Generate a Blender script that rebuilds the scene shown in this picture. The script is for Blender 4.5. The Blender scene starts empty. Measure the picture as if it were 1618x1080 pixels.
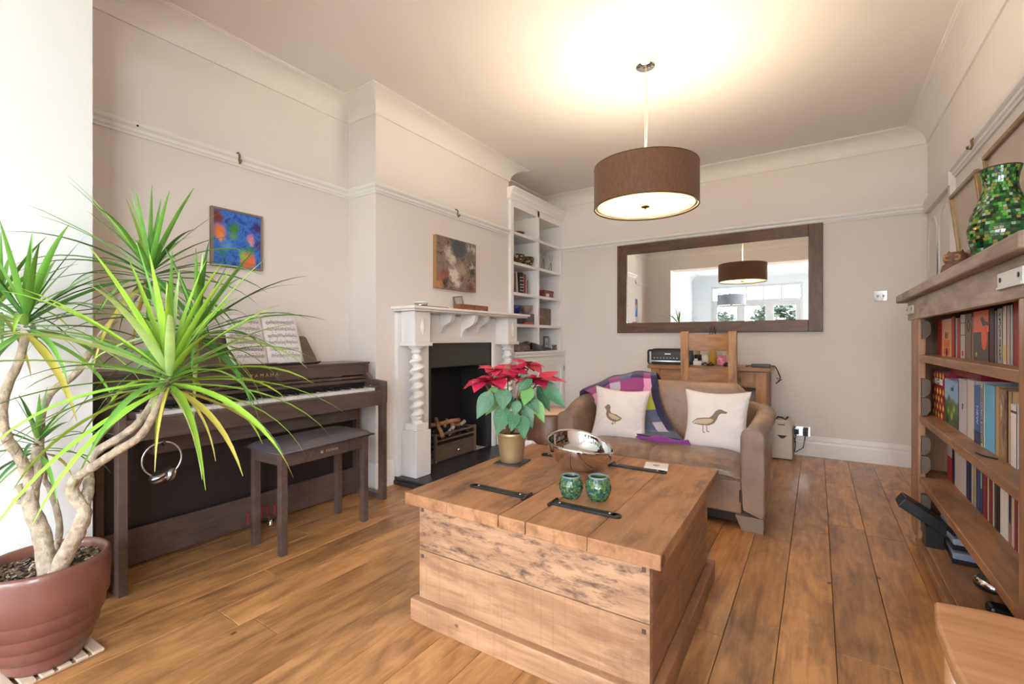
import bpy, bmesh, math, random
from mathutils import Vector, Matrix
from mathutils.geometry import tessellate_polygon
R=random.Random(7)
S=bpy.context.scene
COL=S.collection
PI=math.pi
rad=math.radians
# ------------------------------------------------------------------ camera, world, exposure
cd=bpy.data.cameras.new('camera'); cam=bpy.data.objects.new('camera',cd); COL.objects.link(cam)
cd.sensor_width=36; cd.lens=36*728/1618; cd.shift_y=-5/1618; cd.clip_start=.02
cam.location=(0,0,1.1); cam.rotation_euler=(PI/2,0,rad(33.5)); S.camera=cam
W=bpy.data.worlds.new('world'); S.world=W; W.use_nodes=True
nt=W.node_tree; bg=nt.nodes['Background']
tc=nt.nodes.new('ShaderNodeTexCoord'); sp=nt.nodes.new('ShaderNodeSeparateXYZ'); cr=nt.nodes.new('ShaderNodeValToRGB')
nt.links.new(tc.outputs['Generated'],sp.inputs[0]); nt.links.new(sp.outputs[2],cr.inputs[0]); nt.links.new(cr.outputs[0],bg.inputs[0])
cr.color_ramp.elements[0].color=(.90,.95,1,1); cr.color_ramp.elements[1].color=(.62,.80,1,1)
bg.inputs[1].default_value=19.0
S.view_settings.view_transform='Standard'; S.view_settings.look='None'; S.view_settings.gamma=1
S.view_settings.use_curve_mapping=False
S.view_settings.exposure=1.02
def portal(loc,rot,sx,sy):
    l=bpy.data.lights.new('window_portal','AREA'); l.shape='RECTANGLE'; l.size=sx; l.size_y=sy
    o=bpy.data.objects.new('window_portal',l); COL.objects.link(o); o.location=loc; o.rotation_euler=rot
    l.cycles.is_portal=True
portal((-1.4,-3.86,1.28),(PI/2,0,0),2.2,2.55)          # french doors, facing +Y
portal((.95,-1.22,1.55),(PI/2,0,PI/2),1.0,1.16)          # side window, facing -X
portal((.25,-3.86,1.28),(PI/2,0,0),.9,2.5)             # unseen glazing added right of the doors for extra daylight
LAMP_W=7.8
# ------------------------------------------------------------------ helpers
class B:
    def __init__(s): s.v=[];s.f=[];s.m=[];s.sm=[];s.cur=0;s.smooth=False
    def add(s,vs,fs,mi=None,sm=None):
        n=len(s.v); s.v+= [Vector(p) for p in vs]
        for f in fs:
            s.f.append([n+i for i in f]); s.m.append(s.cur if mi is None else mi); s.sm.append(s.smooth if sm is None else sm)
        return s
    def box(s,x0,x1,y0,y1,z0,z1,mi=None):
        if x0>x1:x0,x1=x1,x0
        if y0>y1:y0,y1=y1,y0
        if z0>z1:z0,z1=z1,z0
        return s.add([(x0,y0,z0),(x1,y0,z0),(x1,y1,z0),(x0,y1,z0),(x0,y0,z1),(x1,y0,z1),(x1,y1,z1),(x0,y1,z1)],
          [(3,2,1,0),(4,5,6,7),(0,1,5,4),(1,2,6,5),(2,3,7,6),(3,0,4,7)],mi,False)
    def cbox(s,cx,cy,cz,sx,sy,sz,rot=None,mi=None):
        n=len(s.v); s.box(-sx/2,sx/2,-sy/2,sy/2,-sz/2,sz/2,mi)
        M=Matrix.Translation((cx,cy,cz))@(rot.to_4x4() if rot else Matrix())
        for i in range(n,len(s.v)): s.v[i]=M@s.v[i]
        return s
    def lathe(s,prof,seg=24,c=(0,0,0),mi=None,cap=True,smooth=True,rot=None):
        vs=[];fs=[];k=len(prof)
        for i in range(seg):
            a=2*PI*i/seg
            for r,z in prof: vs.append((r*math.cos(a),r*math.sin(a),z))
        for i in range(seg):
            j=(i+1)%seg
            for q in range(k-1): fs.append((i*k+q,j*k+q,j*k+q+1,i*k+q+1))
        if rot: vs=[rot@Vector(p) for p in vs]
        vs=[Vector(p)+Vector(c) for p in vs]
        n=len(s.v); s.add(vs,fs,mi,smooth)
        if cap:
            if prof[0][0]>1e-5: s.f.append([n+i*k for i in range(seg)][::-1]); s.m.append(s.cur if mi is None else mi); s.sm.append(False)
            if prof[-1][0]>1e-5: s.f.append([n+i*k+k-1 for i in range(seg)]); s.m.append(s.cur if mi is None else mi); s.sm.append(False)
        return s
    def cyl(s,p0,p1,r,seg=12,mi=None,r1=None,smooth=True):
        return s.tube([p0,p1],[r,r if r1 is None else r1],seg,mi,smooth)
    def tube(s,pts,rs,seg=8,mi=None,smooth=True,closed=False):
        pts=[Vector(p) for p in pts]
        if not isinstance(rs,(list,tuple)): rs=[rs]*len(pts)
        vs=[];fs=[];n=len(pts);up=None
        for i,p in enumerate(pts):
            if closed: t=(pts[(i+1)%n]-pts[i-1])
            else: t=(pts[min(i+1,n-1)]-pts[max(i-1,0)])
            t=t.normalized() if t.length>1e-9 else Vector((0,0,1))
            if up is None: up=Vector((0,0,1)) if abs(t.z)<.9 else Vector((1,0,0))
            a=t.cross(up); a=a.normalized() if a.length>1e-6 else Vector((1,0,0)); b=a.cross(t).normalized(); up=b
            for k in range(seg):
                g=2*PI*k/seg; vs.append(p+(a*math.cos(g)+b*math.sin(g))*rs[i])
        m=n if closed else n-1
        for i in range(m):
            for k in range(seg):
                l=(k+1)%seg;j=(i+1)%n; fs.append((i*seg+k,i*seg+l,j*seg+l,j*seg+k))
        if not closed: fs.append(tuple(range(seg))[::-1]); fs.append(tuple((n-1)*seg+k for k in range(seg)))
        return s.add(vs,fs,mi,smooth)
    def prism(s,poly,d0,d1,axis='y',mi=None):
        # poly 2D extruded along axis; 'x': (y,z) 'y': (x,z) 'z': (x,y)
        def P(a,b,d): return {'x':(d,a,b),'y':(a,d,b),'z':(a,b,d)}[axis]
        n=len(poly); vs=[P(a,b,d0) for a,b in poly]+[P(a,b,d1) for a,b in poly]
        fs=[tuple(range(n))[::-1],tuple(range(n,2*n))]+[(i,(i+1)%n,n+(i+1)%n,n+i) for i in range(n)]
        return s.add(vs,fs,mi,False)
    def grid(s,fn,nu,nv,mi=None,sm=True,mf=None,loopu=False):
        vs=[fn(i/nu,j/nv) for j in range(nv+1) for i in range(nu+1)]
        n=len(s.v); s.v+=[Vector(p) for p in vs]
        for j in range(nv):
            for i in range(nu):
                s.f.append([n+j*(nu+1)+i,n+j*(nu+1)+i+1,n+(j+1)*(nu+1)+i+1,n+(j+1)*(nu+1)+i]); s.sm.append(sm)
                s.m.append(mf(i,j) if mf else (s.cur if mi is None else mi))
        return s
    def xf(s,M,start=0):
        for i in range(start,len(s.v)): s.v[i]=M@s.v[i]
        return s
def mw(o):
    m=Matrix.Translation(o.location)@o.rotation_euler.to_matrix().to_4x4()
    return mw(o.parent)@m if o.parent else m
def mesh_of(name,b,mats,recalc=True):
    me=bpy.data.meshes.new(name); me.from_pydata([tuple(v) for v in b.v],[],b.f)
    for m in (mats if isinstance(mats,(list,tuple)) else [mats]): me.materials.append(m)
    me.polygons.foreach_set('material_index',b.m); me.polygons.foreach_set('use_smooth',b.sm)
    if recalc:
        bm=bmesh.new(); bm.from_mesh(me); bmesh.ops.recalc_face_normals(bm,faces=bm.faces); bm.to_mesh(me); bm.free()
    me.update(); return me
def ob(name,b,mats,parent=None,bevel=0,world=False,sub=0,solid=0,kind=None,label=None,recalc=True,seg=2):
    if parent is not None and world:
        inv=mw(parent).inverted(); b.xf(inv)
    me=mesh_of(name,b,mats,recalc); o=bpy.data.objects.new(name,me); COL.objects.link(o)
    if parent is not None: o.parent=parent
    if solid: m=o.modifiers.new('s','SOLIDIFY'); m.thickness=solid; m.offset=0
    if bevel: m=o.modifiers.new('b','BEVEL'); m.width=bevel; m.segments=seg; m.limit_method='ANGLE'; m.angle_limit=rad(40)
    if sub: m=o.modifiers.new('u','SUBSURF'); m.levels=sub; m.render_levels=sub
    if kind: o['kind']=kind
    if label: o['label']=label
    return o
def tag(o,label,cat,group=None,kind=None):
    o['label']=label; o['category']=cat
    if group: o['group']=group
    if kind: o['kind']=kind
    return o
def thing(name,label,cat,loc=(0,0,0),rz=0,group=None):
    o=bpy.data.objects.new(name,None); COL.objects.link(o); o.empty_display_size=.05
    o.location=loc; o.rotation_euler=(0,0,rz); return tag(o,label,cat,group)
def struct(name,b,m,parent=None,bevel=0):
    o=ob(name,b,m,parent,bevel)
    if parent is None: o['kind']='structure'
    return o
def copy_tree(o,parent=None):
    c=o.copy(); COL.objects.link(c); c.parent=parent
    for ch in list(o.children): copy_tree(ch,c)
    return c
def text(name,s,size,M,mat,parent,ext=.0006,align='CENTER',world=True):
    cu=bpy.data.curves.new(name,'FONT'); cu.body=s; cu.size=size; cu.extrude=ext; cu.align_x=align; cu.align_y='CENTER'; cu.resolution_u=2
    t=bpy.data.objects.new('tmp',cu); COL.objects.link(t)
    me=bpy.data.meshes.new_from_object(t.evaluated_get(bpy.context.evaluated_depsgraph_get()))
    bpy.data.objects.remove(t)
    Mx=(mw(parent).inverted()@M) if world else M
    me.transform(Mx); me.materials.clear(); me.materials.append(mat); me.name=name
    o=bpy.data.objects.new(name,me); COL.objects.link(o); o.parent=parent; return o
def basis(o,x,y):
    # matrix whose local x,y axes are given, z = x cross y, origin o
    x=Vector(x).normalized(); y=Vector(y).normalized(); z=x.cross(y)
    M=Matrix.Identity(4)
    for i in range(3): M[i][0]=x[i];M[i][1]=y[i];M[i][2]=z[i];M[i][3]=o[i]
    return M
# ------------------------------------------------------------------ materials
def sRGB(r,g,b):
    f=lambda c:((c/255+.055)/1.055)**2.4 if c/255>.04045 else c/255/12.92
    return (f(r),f(g),f(b),1)
def newmat(name):
    m=bpy.data.materials.new(name); m.use_nodes=True; return m,m.node_tree,m.node_tree.nodes['Principled BSDF']
def col(c): return sRGB(*c) if max(c)>1.001 else (*c[:3],1)
def mat(name,c,rough=.5,metal=0,noise=0,nscale=8,bump=0,bscale=60,spec=None,coat=0,emit=0,sheen=0,trans=0,alpha=1):
    m,t,p=newmat(name); C=col(c)
    p.inputs['Base Color'].default_value=C; p.inputs['Roughness'].default_value=rough; p.inputs['Metallic'].default_value=metal
    if spec is not None: p.inputs['Specular IOR Level'].default_value=spec
    if coat: p.inputs['Coat Weight'].default_value=coat; p.inputs['Coat Roughness'].default_value=.1
    if sheen: p.inputs['Sheen Weight'].default_value=sheen
    if trans: p.inputs['Transmission Weight'].default_value=trans
    if emit: p.inputs['Emission Color'].default_value=C; p.inputs['Emission Strength'].default_value=emit
    if noise or bump:
        tc=t.nodes.new('ShaderNodeTexCoord')
    if noise:
        n=t.nodes.new('ShaderNodeTexNoise'); n.inputs['Scale'].default_value=nscale; n.inputs['Detail'].default_value=4
        t.links.new(tc.outputs['Object'],n.inputs['Vector'])
        h=t.nodes.new('ShaderNodeHueSaturation'); h.inputs['Color'].default_value=C
        mr=t.nodes.new('ShaderNodeMapRange'); mr.inputs[1].default_value=.3; mr.inputs[2].default_value=.7; mr.inputs[3].default_value=1-noise; mr.inputs[4].default_value=1+noise
        t.links.new(n.outputs[0],mr.inputs[0]); t.links.new(mr.outputs[0],h.inputs['Value']); t.links.new(h.outputs[0],p.inputs['Base Color'])
    if bump:
        n=t.nodes.new('ShaderNodeTexNoise'); n.inputs['Scale'].default_value=bscale; n.inputs['Detail'].default_value=3
        t.links.new(tc.outputs['Object'],n.inputs['Vector'])
        bp=t.nodes.new('ShaderNodeBump'); bp.inputs['Strength'].default_value=bump; bp.inputs['Distance'].default_value=.01
        t.links.new(n.outputs[0],bp.inputs['Height']); t.links.new(bp.outputs[0],p.inputs['Normal'])
    return m
def wood(name,c1,c2,axis='y',scale=1,rough=.45,knots=0,rnd=.12,bump=.15,patch=None,kcol=(60,38,26),lines=0,ps=(2.2,6.5),pr=(.52,.72)):
    m,t,p=newmat(name); N=t.nodes; L=t.links
    tc=N.new('ShaderNodeTexCoord'); oi=N.new('ShaderNodeObjectInfo')
    ad=N.new('ShaderNodeVectorMath'); ad.operation='ADD'; cb=N.new('ShaderNodeCombineXYZ')
    mu=N.new('ShaderNodeMath'); mu.operation='MULTIPLY'; mu.inputs[1].default_value=37
    L.new(oi.outputs['Random'],mu.inputs[0]); L.new(mu.outputs[0],cb.inputs[0]); L.new(mu.outputs[0],cb.inputs[1]); L.new(mu.outputs[0],cb.inputs[2])
    L.new(tc.outputs['Object'],ad.inputs[0]); L.new(cb.outputs[0],ad.inputs[1])
    def mp(a,b):
        q=N.new('ShaderNodeMapping'); s=[b*scale]*3; s['xyz'.index(axis)]=a*scale; q.inputs['Scale'].default_value=s
        L.new(ad.outputs[0],q.inputs[0]); return q.outputs[0]
    n1=N.new('ShaderNodeTexNoise'); n1.inputs['Scale'].default_value=1; n1.inputs['Detail'].default_value=8; n1.inputs['Distortion'].default_value=.6; n1.inputs['Roughness'].default_value=.65
    L.new(mp(2.2,26),n1.inputs['Vector'])
    n2=N.new('ShaderNodeTexNoise'); n2.inputs['Scale'].default_value=1; n2.inputs['Detail'].default_value=3; n2.inputs['Distortion'].default_value=1.5
    L.new(mp(1.6,5),n2.inputs['Vector'])
    mx=N.new('ShaderNodeMix'); mx.data_type='FLOAT'; mx.inputs[0].default_value=.5; L.new(n1.outputs[0],mx.inputs[2]); L.new(n2.outputs[0],mx.inputs[3])
    cr=N.new('ShaderNodeValToRGB'); cr.color_ramp.elements[0].color=col(c2); cr.color_ramp.elements[1].color=col(c1)
    cr.color_ramp.elements[0].position=.36; cr.color_ramp.elements[1].position=.60
    L.new(mx.outputs[0],cr.inputs[0]); out=cr.outputs[0]
    def mixc(fac,c,o,mode='MIX'):
        q=N.new('ShaderNodeMix'); q.data_type='RGBA'; q.blend_type=mode; L.new(fac,q.inputs[0]); L.new(o,q.inputs[6]); q.inputs[7].default_value=col(c); return q.outputs[2]
    def rng(o,a,b,c=0,d=1):
        q=N.new('ShaderNodeMapRange'); q.inputs[1].default_value=a;q.inputs[2].default_value=b;q.inputs[3].default_value=c;q.inputs[4].default_value=d; L.new(o,q.inputs[0]); return q.outputs[0]
    if patch:
        n3=N.new('ShaderNodeTexNoise'); n3.inputs['Scale'].default_value=1; n3.inputs['Detail'].default_value=6; n3.inputs['Roughness'].default_value=.7; L.new(mp(*ps),n3.inputs['Vector'])
        out=mixc(rng(n3.outputs[0],pr[0],pr[1],0,patch[1]),patch[0],out)
    if lines:
        w=N.new('ShaderNodeTexNoise'); w.inputs['Scale'].default_value=1; w.inputs['Detail'].default_value=2
        q=N.new('ShaderNodeMapping'); s=[3,3,3]; s['xyz'.index(axis)]=90; q.inputs['Scale'].default_value=s; L.new(ad.outputs[0],q.inputs[0]); L.new(q.outputs[0],w.inputs['Vector'])
        out=mixc(rng(w.outputs[0],.55,.7,0,lines),kcol,out)
    if knots:
        vo=N.new('ShaderNodeTexVoronoi'); vo.inputs['Scale'].default_value=1; L.new(mp(2.4,3.6),vo.inputs['Vector'])
        nn=N.new('ShaderNodeTexNoise'); nn.inputs['Scale'].default_value=1; L.new(mp(14,20),nn.inputs['Vector'])
        a=N.new('ShaderNodeMath'); a.operation='MULTIPLY_ADD'; a.inputs[1].default_value=.10; L.new(nn.outputs[0],a.inputs[0]); L.new(vo.outputs['Distance'],a.inputs[2])
        out=mixc(rng(a.outputs[0],.085+.05*knots,.06+.05*knots,0,.85),kcol,out)
    hs=N.new('ShaderNodeHueSaturation'); L.new(out,hs.inputs['Color']); L.new(rng(oi.outputs['Random'],0,1,1-rnd,1+rnd),hs.inputs['Value'])
    L.new(hs.outputs[0],p.inputs['Base Color']); p.inputs['Roughness'].default_value=rough
    bp=N.new('ShaderNodeBump'); bp.inputs['Strength'].default_value=bump; bp.inputs['Distance'].default_value=.004; L.new(n1.outputs[0],bp.inputs['Height']); L.new(bp.outputs[0],p.inputs['Normal'])
    return m
def glass(name,tint=(1,1,1),gl=.12,rough=0):
    m,t,p=newmat(name); N=t.nodes; L=t.links; N.remove(p)
    o=N['Material Output']; a=N.new('ShaderNodeBsdfTransparent'); a.inputs[0].default_value=(*tint,1)
    g=N.new('ShaderNodeBsdfGlossy'); g.inputs['Roughness'].default_value=rough; x=N.new('ShaderNodeMixShader'); x.inputs[0].default_value=gl
    L.new(a.outputs[0],x.inputs[1]); L.new(g.outputs[0],x.inputs[2]); L.new(x.outputs[0],o.inputs[0]); return m
def blobs(name,base,pts,rough=.5,nscale=9,dist=.16,bump=.4,ax=('y','z'),sharp=.05):
    """painted canvas: base = list of ramp colours over a noise, pts=(u,v,r,colour) soft-edged strokes; coords 0..1 from UVMap"""
    m,t,p=newmat(name); N=t.nodes; L=t.links
    uv=N.new('ShaderNodeUVMap'); uv.uv_map='UVMap'
    n=N.new('ShaderNodeTexNoise'); n.inputs['Scale'].default_value=nscale; n.inputs['Detail'].default_value=8; n.inputs['Roughness'].default_value=.7; L.new(uv.outputs[0],n.inputs['Vector'])
    cr=N.new('ShaderNodeValToRGB'); e=cr.color_ramp.elements
    while len(e)<len(base): e.new(.5)
    for i,c in enumerate(base): e[i].position=.3+.4*i/(max(1,len(base)-1)); e[i].color=col(c)
    n0=N.new('ShaderNodeTexNoise'); n0.inputs['Scale'].default_value=nscale*.45; n0.inputs['Detail'].default_value=10; n0.inputs['Roughness'].default_value=.75; n0.inputs['Distortion'].default_value=1.2; L.new(uv.outputs[0],n0.inputs['Vector'])
    L.new(n0.outputs[0],cr.inputs[0]); out=cr.outputs[0]
    sc=N.new('ShaderNodeVectorMath'); sc.operation='SCALE'; sc.inputs['Scale'].default_value=dist*2
    sb=N.new('ShaderNodeVectorMath'); sb.operation='SUBTRACT'; sb.inputs[1].default_value=(.5,.5,.5); L.new(n.outputs['Color'],sb.inputs[0]); L.new(sb.outputs[0],sc.inputs[0])
    ad=N.new('ShaderNodeVectorMath'); L.new(uv.outputs[0],ad.inputs[0]); L.new(sc.outputs[0],ad.inputs[1])
    fl=N.new('ShaderNodeVectorMath'); fl.operation='MULTIPLY'; fl.inputs[1].default_value=(1,1,0); L.new(ad.outputs[0],fl.inputs[0])
    for u,v,r,c in pts:
        d=N.new('ShaderNodeVectorMath'); d.operation='DISTANCE'; d.inputs[1].default_value=(u,v,0); L.new(fl.outputs[0],d.inputs[0])
        q=N.new('ShaderNodeMapRange'); q.inputs[1].default_value=r+sharp; q.inputs[2].default_value=r-sharp; L.new(d.outputs['Value'],q.inputs[0])
        x=N.new('ShaderNodeMix'); x.data_type='RGBA'; L.new(q.outputs[0],x.inputs[0]); L.new(out,x.inputs[6]); x.inputs[7].default_value=col(c); out=x.outputs[2]
    L.new(out,p.inputs['Base Color']); p.inputs['Roughness'].default_value=rough
    if bump:
        b=N.new('ShaderNodeBump'); b.inputs['Strength'].default_value=bump; b.inputs['Distance'].default_value=.004; L.new(n0.outputs[0],b.inputs['Height']); L.new(b.outputs[0],p.inputs['Normal'])
    return m
def uvquad(name,corners,m,parent=None,world=True):
    """flat quad with UVs, corners bl,br,tr,tl"""
    b=B().add(corners,[(0,1,2,3)]); o=ob(name,b,m,parent,world=world,recalc=False)
    uv=o.data.uv_layers.new(name='UVMap')
    for i,c in enumerate([(0,0),(1,0),(1,1),(0,1)]): uv.data[i].uv=c
    return o
# palette
M_wall=mat('warm_white_wall_paint',(.81,.755,.715),.75,bump=.03,bscale=250)
M_jamb=mat('white_wall_paint',(.74,.745,.745),.6)
M_ceil=mat('ceiling_paint',(.80,.75,.71),.8)
M_trim=mat('white_gloss_trim_paint',(.87,.85,.84),.35)
M_cove=mat('coving_paint',(.84,.80,.76),.6)
M_floor=wood('oak_floorboard',(202,148,94),(144,98,60),'y',1.5,.3,knots=.35,rnd=.15,bump=.15,patch=((92,64,44),.6),kcol=(60,38,24))
M_gap=mat('dark_floor_gap',(.03,.02,.015),.9)
M_pine=wood('rustic_pine_top',(182,132,92),(142,98,66),'y',1.2,.5,knots=.75,rnd=.08,bump=.4,patch=((70,52,42),.9),kcol=(72,44,32))
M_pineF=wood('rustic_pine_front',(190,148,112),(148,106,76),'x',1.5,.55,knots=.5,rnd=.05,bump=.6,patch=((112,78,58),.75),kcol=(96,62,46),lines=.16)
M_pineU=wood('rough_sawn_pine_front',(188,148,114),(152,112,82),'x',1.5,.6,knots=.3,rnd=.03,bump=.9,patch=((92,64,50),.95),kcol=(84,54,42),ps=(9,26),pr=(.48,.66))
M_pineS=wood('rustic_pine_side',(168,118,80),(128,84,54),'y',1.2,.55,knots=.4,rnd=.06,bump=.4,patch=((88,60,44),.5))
M_case=wood('bookcase_wood_y',(172,126,88),(120,84,56),'y',1.5,.4,knots=.3,rnd=.06,patch=((90,62,44),.35))
M_caseZ=wood('bookcase_wood_z',(176,130,94),(128,90,62),'z',1.5,.4,knots=.2,rnd=.06)
M_caseT=wood('bookcase_grey_wood',(176,152,134),(128,104,88),'y',1.5,.5,knots=.25,rnd=.05)
M_oak=wood('light_oak_x',(186,136,90),(146,98,60),'x',1.6,.4,knots=.15,rnd=.08)
M_oakZ=wood('light_oak_z',(190,140,94),(150,102,64),'z',1.6,.4,knots=.15,rnd=.08)
M_seatw=wood('waxed_light_wood',(204,154,112),(170,118,80),'x',1.1,.3,knots=.1,rnd=.03)
M_mirw=wood('dark_walnut_x',(112,76,54),(76,48,34),'x',2,.4,rnd=.05)
M_mirwz=wood('dark_walnut_z',(112,76,54),(76,48,34),'z',2,.4,rnd=.05)
M_piano=wood('dark_rosewood_veneer',(98,82,76),(76,62,58),'y',2.2,.30,rnd=.04,bump=.05)
M_pianoD=mat('dark_piano_interior',(42,35,34),.5)
M_black=mat('black_plastic',(24,24,26),.35)
M_keyw=mat('ivory_key',(225,222,220),.3)
M_leath=mat('black_seat_leather',(84,80,86),.32,bump=.2,bscale=180)
M_gold=mat('gold_print',(214,184,130),.35,.6)
M_chrome=mat('chrome',(.75,.75,.76),.08,1)
M_steel=mat('brushed_steel',(.55,.52,.5),.3,1)
M_red=mat('red_felt',(190,40,50),.8)
M_paper=mat('sheet_paper',(232,230,234),.7)
M_ink=mat('print_ink',(60,58,62),.7)
M_pot=mat('glazed_brown_pot',(122,78,66),.35,noise=.12,nscale=5,coat=.25)
M_soil=mat('potting_soil',(52,42,38),.9)
M_bark=mat('bark_chip',(120,98,80),.8,noise=.35,nscale=20)
M_trunk=mat('dracaena_bark',(170,154,132),.85,noise=.35,nscale=40,bump=1.0,bscale=60)
M_leafs=[mat('dracaena_leaf_'+n,c,.38,noise=.15,nscale=14) for n,c in (('bright',(146,190,62)),('mid',(106,160,64)),('deep',(70,120,52)),('pale',(170,200,120)),('yellowed',(190,176,80)))]
M_dry=mat('dry_leaf',(206,176,120),.6)
M_bract=mat('poinsettia_red',(204,40,76),.5,noise=.12,nscale=30)
M_bract2=mat('poinsettia_dark_red',(160,28,52),.5,noise=.12,nscale=30)
M_pleaf=mat('poinsettia_green',(62,112,76),.42,noise=.15,nscale=25)
M_pleaf2=mat('poinsettia_light_green',(96,150,68),.42,noise=.15,nscale=25)
M_vein=mat('leaf_vein',(150,180,140),.5)
M_stem=mat('plant_stem',(120,84,62),.6)
M_potg=mat('gold_metallic_pot',(170,144,106),.38,.55)
M_slate=mat('dark_slate',(50,52,58),.5,noise=.1)
M_hearth=mat('dark_hearth_stone',(46,46,50),.35,noise=.08,bump=.1)
M_inset=mat('black_slate_insert',(62,61,61),.45,noise=.06)
M_iron=mat('cast_iron',(132,116,102),.38,.5,noise=.1)
M_irond=mat('black_strap_iron',(48,46,48),.38,.4)
M_log=mat('gas_log',(168,124,88),.85,noise=.4,nscale=14,bump=.7)
M_ash=mat('pale_coal',(190,172,156),.9,noise=.4,nscale=20)
M_sofa=None
M_cush=mat('cream_cotton',(226,219,218),.8,bump=.12,bscale=90)
M_pipe=mat('cream_piping',(206,192,184),.8)
M_brown=mat('print_brown',(132,112,92),.8)
M_tan=mat('print_tan',(196,176,152),.8)
M_white=mat('white_plastic',(226,218,208),.35)
M_whitep=mat('white_ceramic',(236,234,230),.25)
M_brass=mat('aged_brass',(140,116,72),.4,.9)
M_gilt=mat('gilt_frame',(160,132,92),.35,.8,noise=.15,nscale=30)
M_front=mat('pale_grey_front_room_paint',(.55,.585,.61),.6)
M_mirror=mat('mirror_silver',(.93,.94,.93),.0,1)
M_glass=glass('clear_window_glass',(1,1,1),.07)
M_cglass=glass('clear_plastic_case',(.80,.84,.90),.25,.08)
def leather(name,c1,c2,rough=.34):
    m,t,p=newmat(name); N=t.nodes; L=t.links; tc=N.new('ShaderNodeTexCoord')
    n=N.new('ShaderNodeTexNoise'); n.inputs['Scale'].default_value=3.2; n.inputs['Detail'].default_value=7; n.inputs['Roughness'].default_value=.62; L.new(tc.outputs['Object'],n.inputs['Vector'])
    cr=N.new('ShaderNodeValToRGB'); cr.color_ramp.elements[0].color=col(c2); cr.color_ramp.elements[1].color=col(c1); cr.color_ramp.elements[0].position=.35; cr.color_ramp.elements[1].position=.68
    L.new(n.outputs[0],cr.inputs[0]); L.new(cr.outputs[0],p.inputs['Base Color']); p.inputs['Roughness'].default_value=rough
    v=N.new('ShaderNodeTexNoise'); v.inputs['Scale'].default_value=130; v.inputs['Detail'].default_value=3; L.new(tc.outputs['Object'],v.inputs['Vector'])
    b=N.new('ShaderNodeBump'); b.inputs['Strength'].default_value=.25; b.inputs['Distance'].default_value=.004; L.new(v.outputs[0],b.inputs['Height']); L.new(b.outputs[0],p.inputs['Normal'])
    return m
M_sofa=leather('distressed_tan_leather',(173,140,115),(126,104,91),.27)
M_tub=leather('brown_tub_leather',(150,104,76),(98,66,48))
# ================================================================== THE SETTING
XL,XR,YB,YF,ZC=-3.0,.777,5.165,-3.7,2.873
XCH,YC0,YC1=-2.69,2.26,4.0
YN0,YN1,XJ,ZH=.24,.63,-2.5,2.5
# floor: sub-base + individual oak boards
b=B().box(XL-.1,XR+.3,YF-.1,YB+.1,-.06,-.016); floor=struct('floor',b,M_gap)
pw=.1735; x0=.056-pw*18; R2=random.Random(3); i=0
while True:
    xa=x0+pw*i; i+=1
    if xa>XR+.02: break
    if xa+pw<XL: continue
    y=YF-R2.random()*1.6
    while y<YB:
        l=R2.uniform(1.3,2.1); a=max(y,YF-.05); e=min(y+l,YB+.02)
        if e-a>.05:
            g=.0010; dz=R2.uniform(-.0007,.0003)
            xq=max(xa+g,XL-.05); xr=min(xa+pw-g,XR+.05)
            b=B(); c=.0014
            vs=[(xq,a+g,-.016),(xr,a+g,-.016),(xr,e-g,-.016),(xq,e-g,-.016),(xq,a+g,-c+dz),(xr,a+g,-c+dz),(xr,e-g,-c+dz),(xq,e-g,-c+dz),
                (xq+c,a+g+c,dz),(xr-c,a+g+c,dz),(xr-c,e-g-c,dz),(xq+c,e-g-c,dz)]
            fs=[(0,1,5,4),(1,2,6,5),(2,3,7,6),(3,0,4,7),(4,5,9,8),(5,6,10,9),(6,7,11,10),(7,4,8,11),(8,9,10,11)]
            b.add(vs,fs); ob('floorboard',b,M_floor,floor,recalc=False)
        y+=l
# walls
struct('wall_back',B().box(XL-.1,XR+.1,YB,YB+.1,0,ZC+.1),M_wall)
b=B().box(XR,XR+.1,YF-.1,-1.80,0,ZC+.1).box(XR,XR+.1,-.65,YB,0,ZC+.1).box(XR,XR+.1,-1.80,-.65,0,.9).box(XR,XR+.1,-1.80,-.65,2.2,ZC+.1)
struct('wall_right',b,M_wall)
b=B().box(XL-.1,XL,YN0,YB,0,ZC+.1); struct('wall_left',b,M_wall)
struct('wall_left_front_room',B().box(XL-.1,XL,YF-.1,YN0,0,ZC+.1),M_front)
oy0,oy1,oz0,oz1=2.80,3.60,.05,.86
b=B().box(XL,XCH,YC0,oy0,0,ZC).box(XL,XCH,oy1,YC1,0,ZC).box(XL,XCH,oy0,oy1,oz1,ZC).box(XL,XCH,oy0,oy1,0,oz0-.001)
struct('wall_chimney_breast',b,M_wall)
# dividing wall: nib on the left, header over the wide opening
b=B().box(XL,XJ,YN0+.004,YN1,0,ZC).box(XJ,XR,YN0+.004,YN1,ZH,ZC); struct('wall_front',b,M_wall)
b=B().box(XJ,XJ+.004,YN0,YN1+.001,0,ZH).box(XL,XJ+.004,YN0,YN0+.004,0,ZC).box(XJ,XR,YN0,YN0+.004,ZH,ZC); struct('trim_1',b,M_jamb)['label']='bright white painted reveal of the wide opening'
b=B().box(XL-.1,-2.5,YF-.12,YF,0,ZC+.1).box(-.3,-.2,YF-.12,YF,0,ZC+.1).box(.7,XR+.1,YF-.12,YF,0,ZC+.1).box(-2.5,-.3,YF-.12,YF,2.56,ZC+.1).box(-.2,.7,YF-.12,YF,2.56,ZC+.1); struct('wall_garden_side',b,M_front)
b=B().box(XL-.1,XR+.1,YN0,YB+.1,ZC,ZC+.1); struct('ceiling',b,M_ceil)
b=B().box(XL-.1,XR+.1,YF-.1,YN0,ZC,ZC+.1)
struct('ceiling_front_room',b,M_front)
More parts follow.
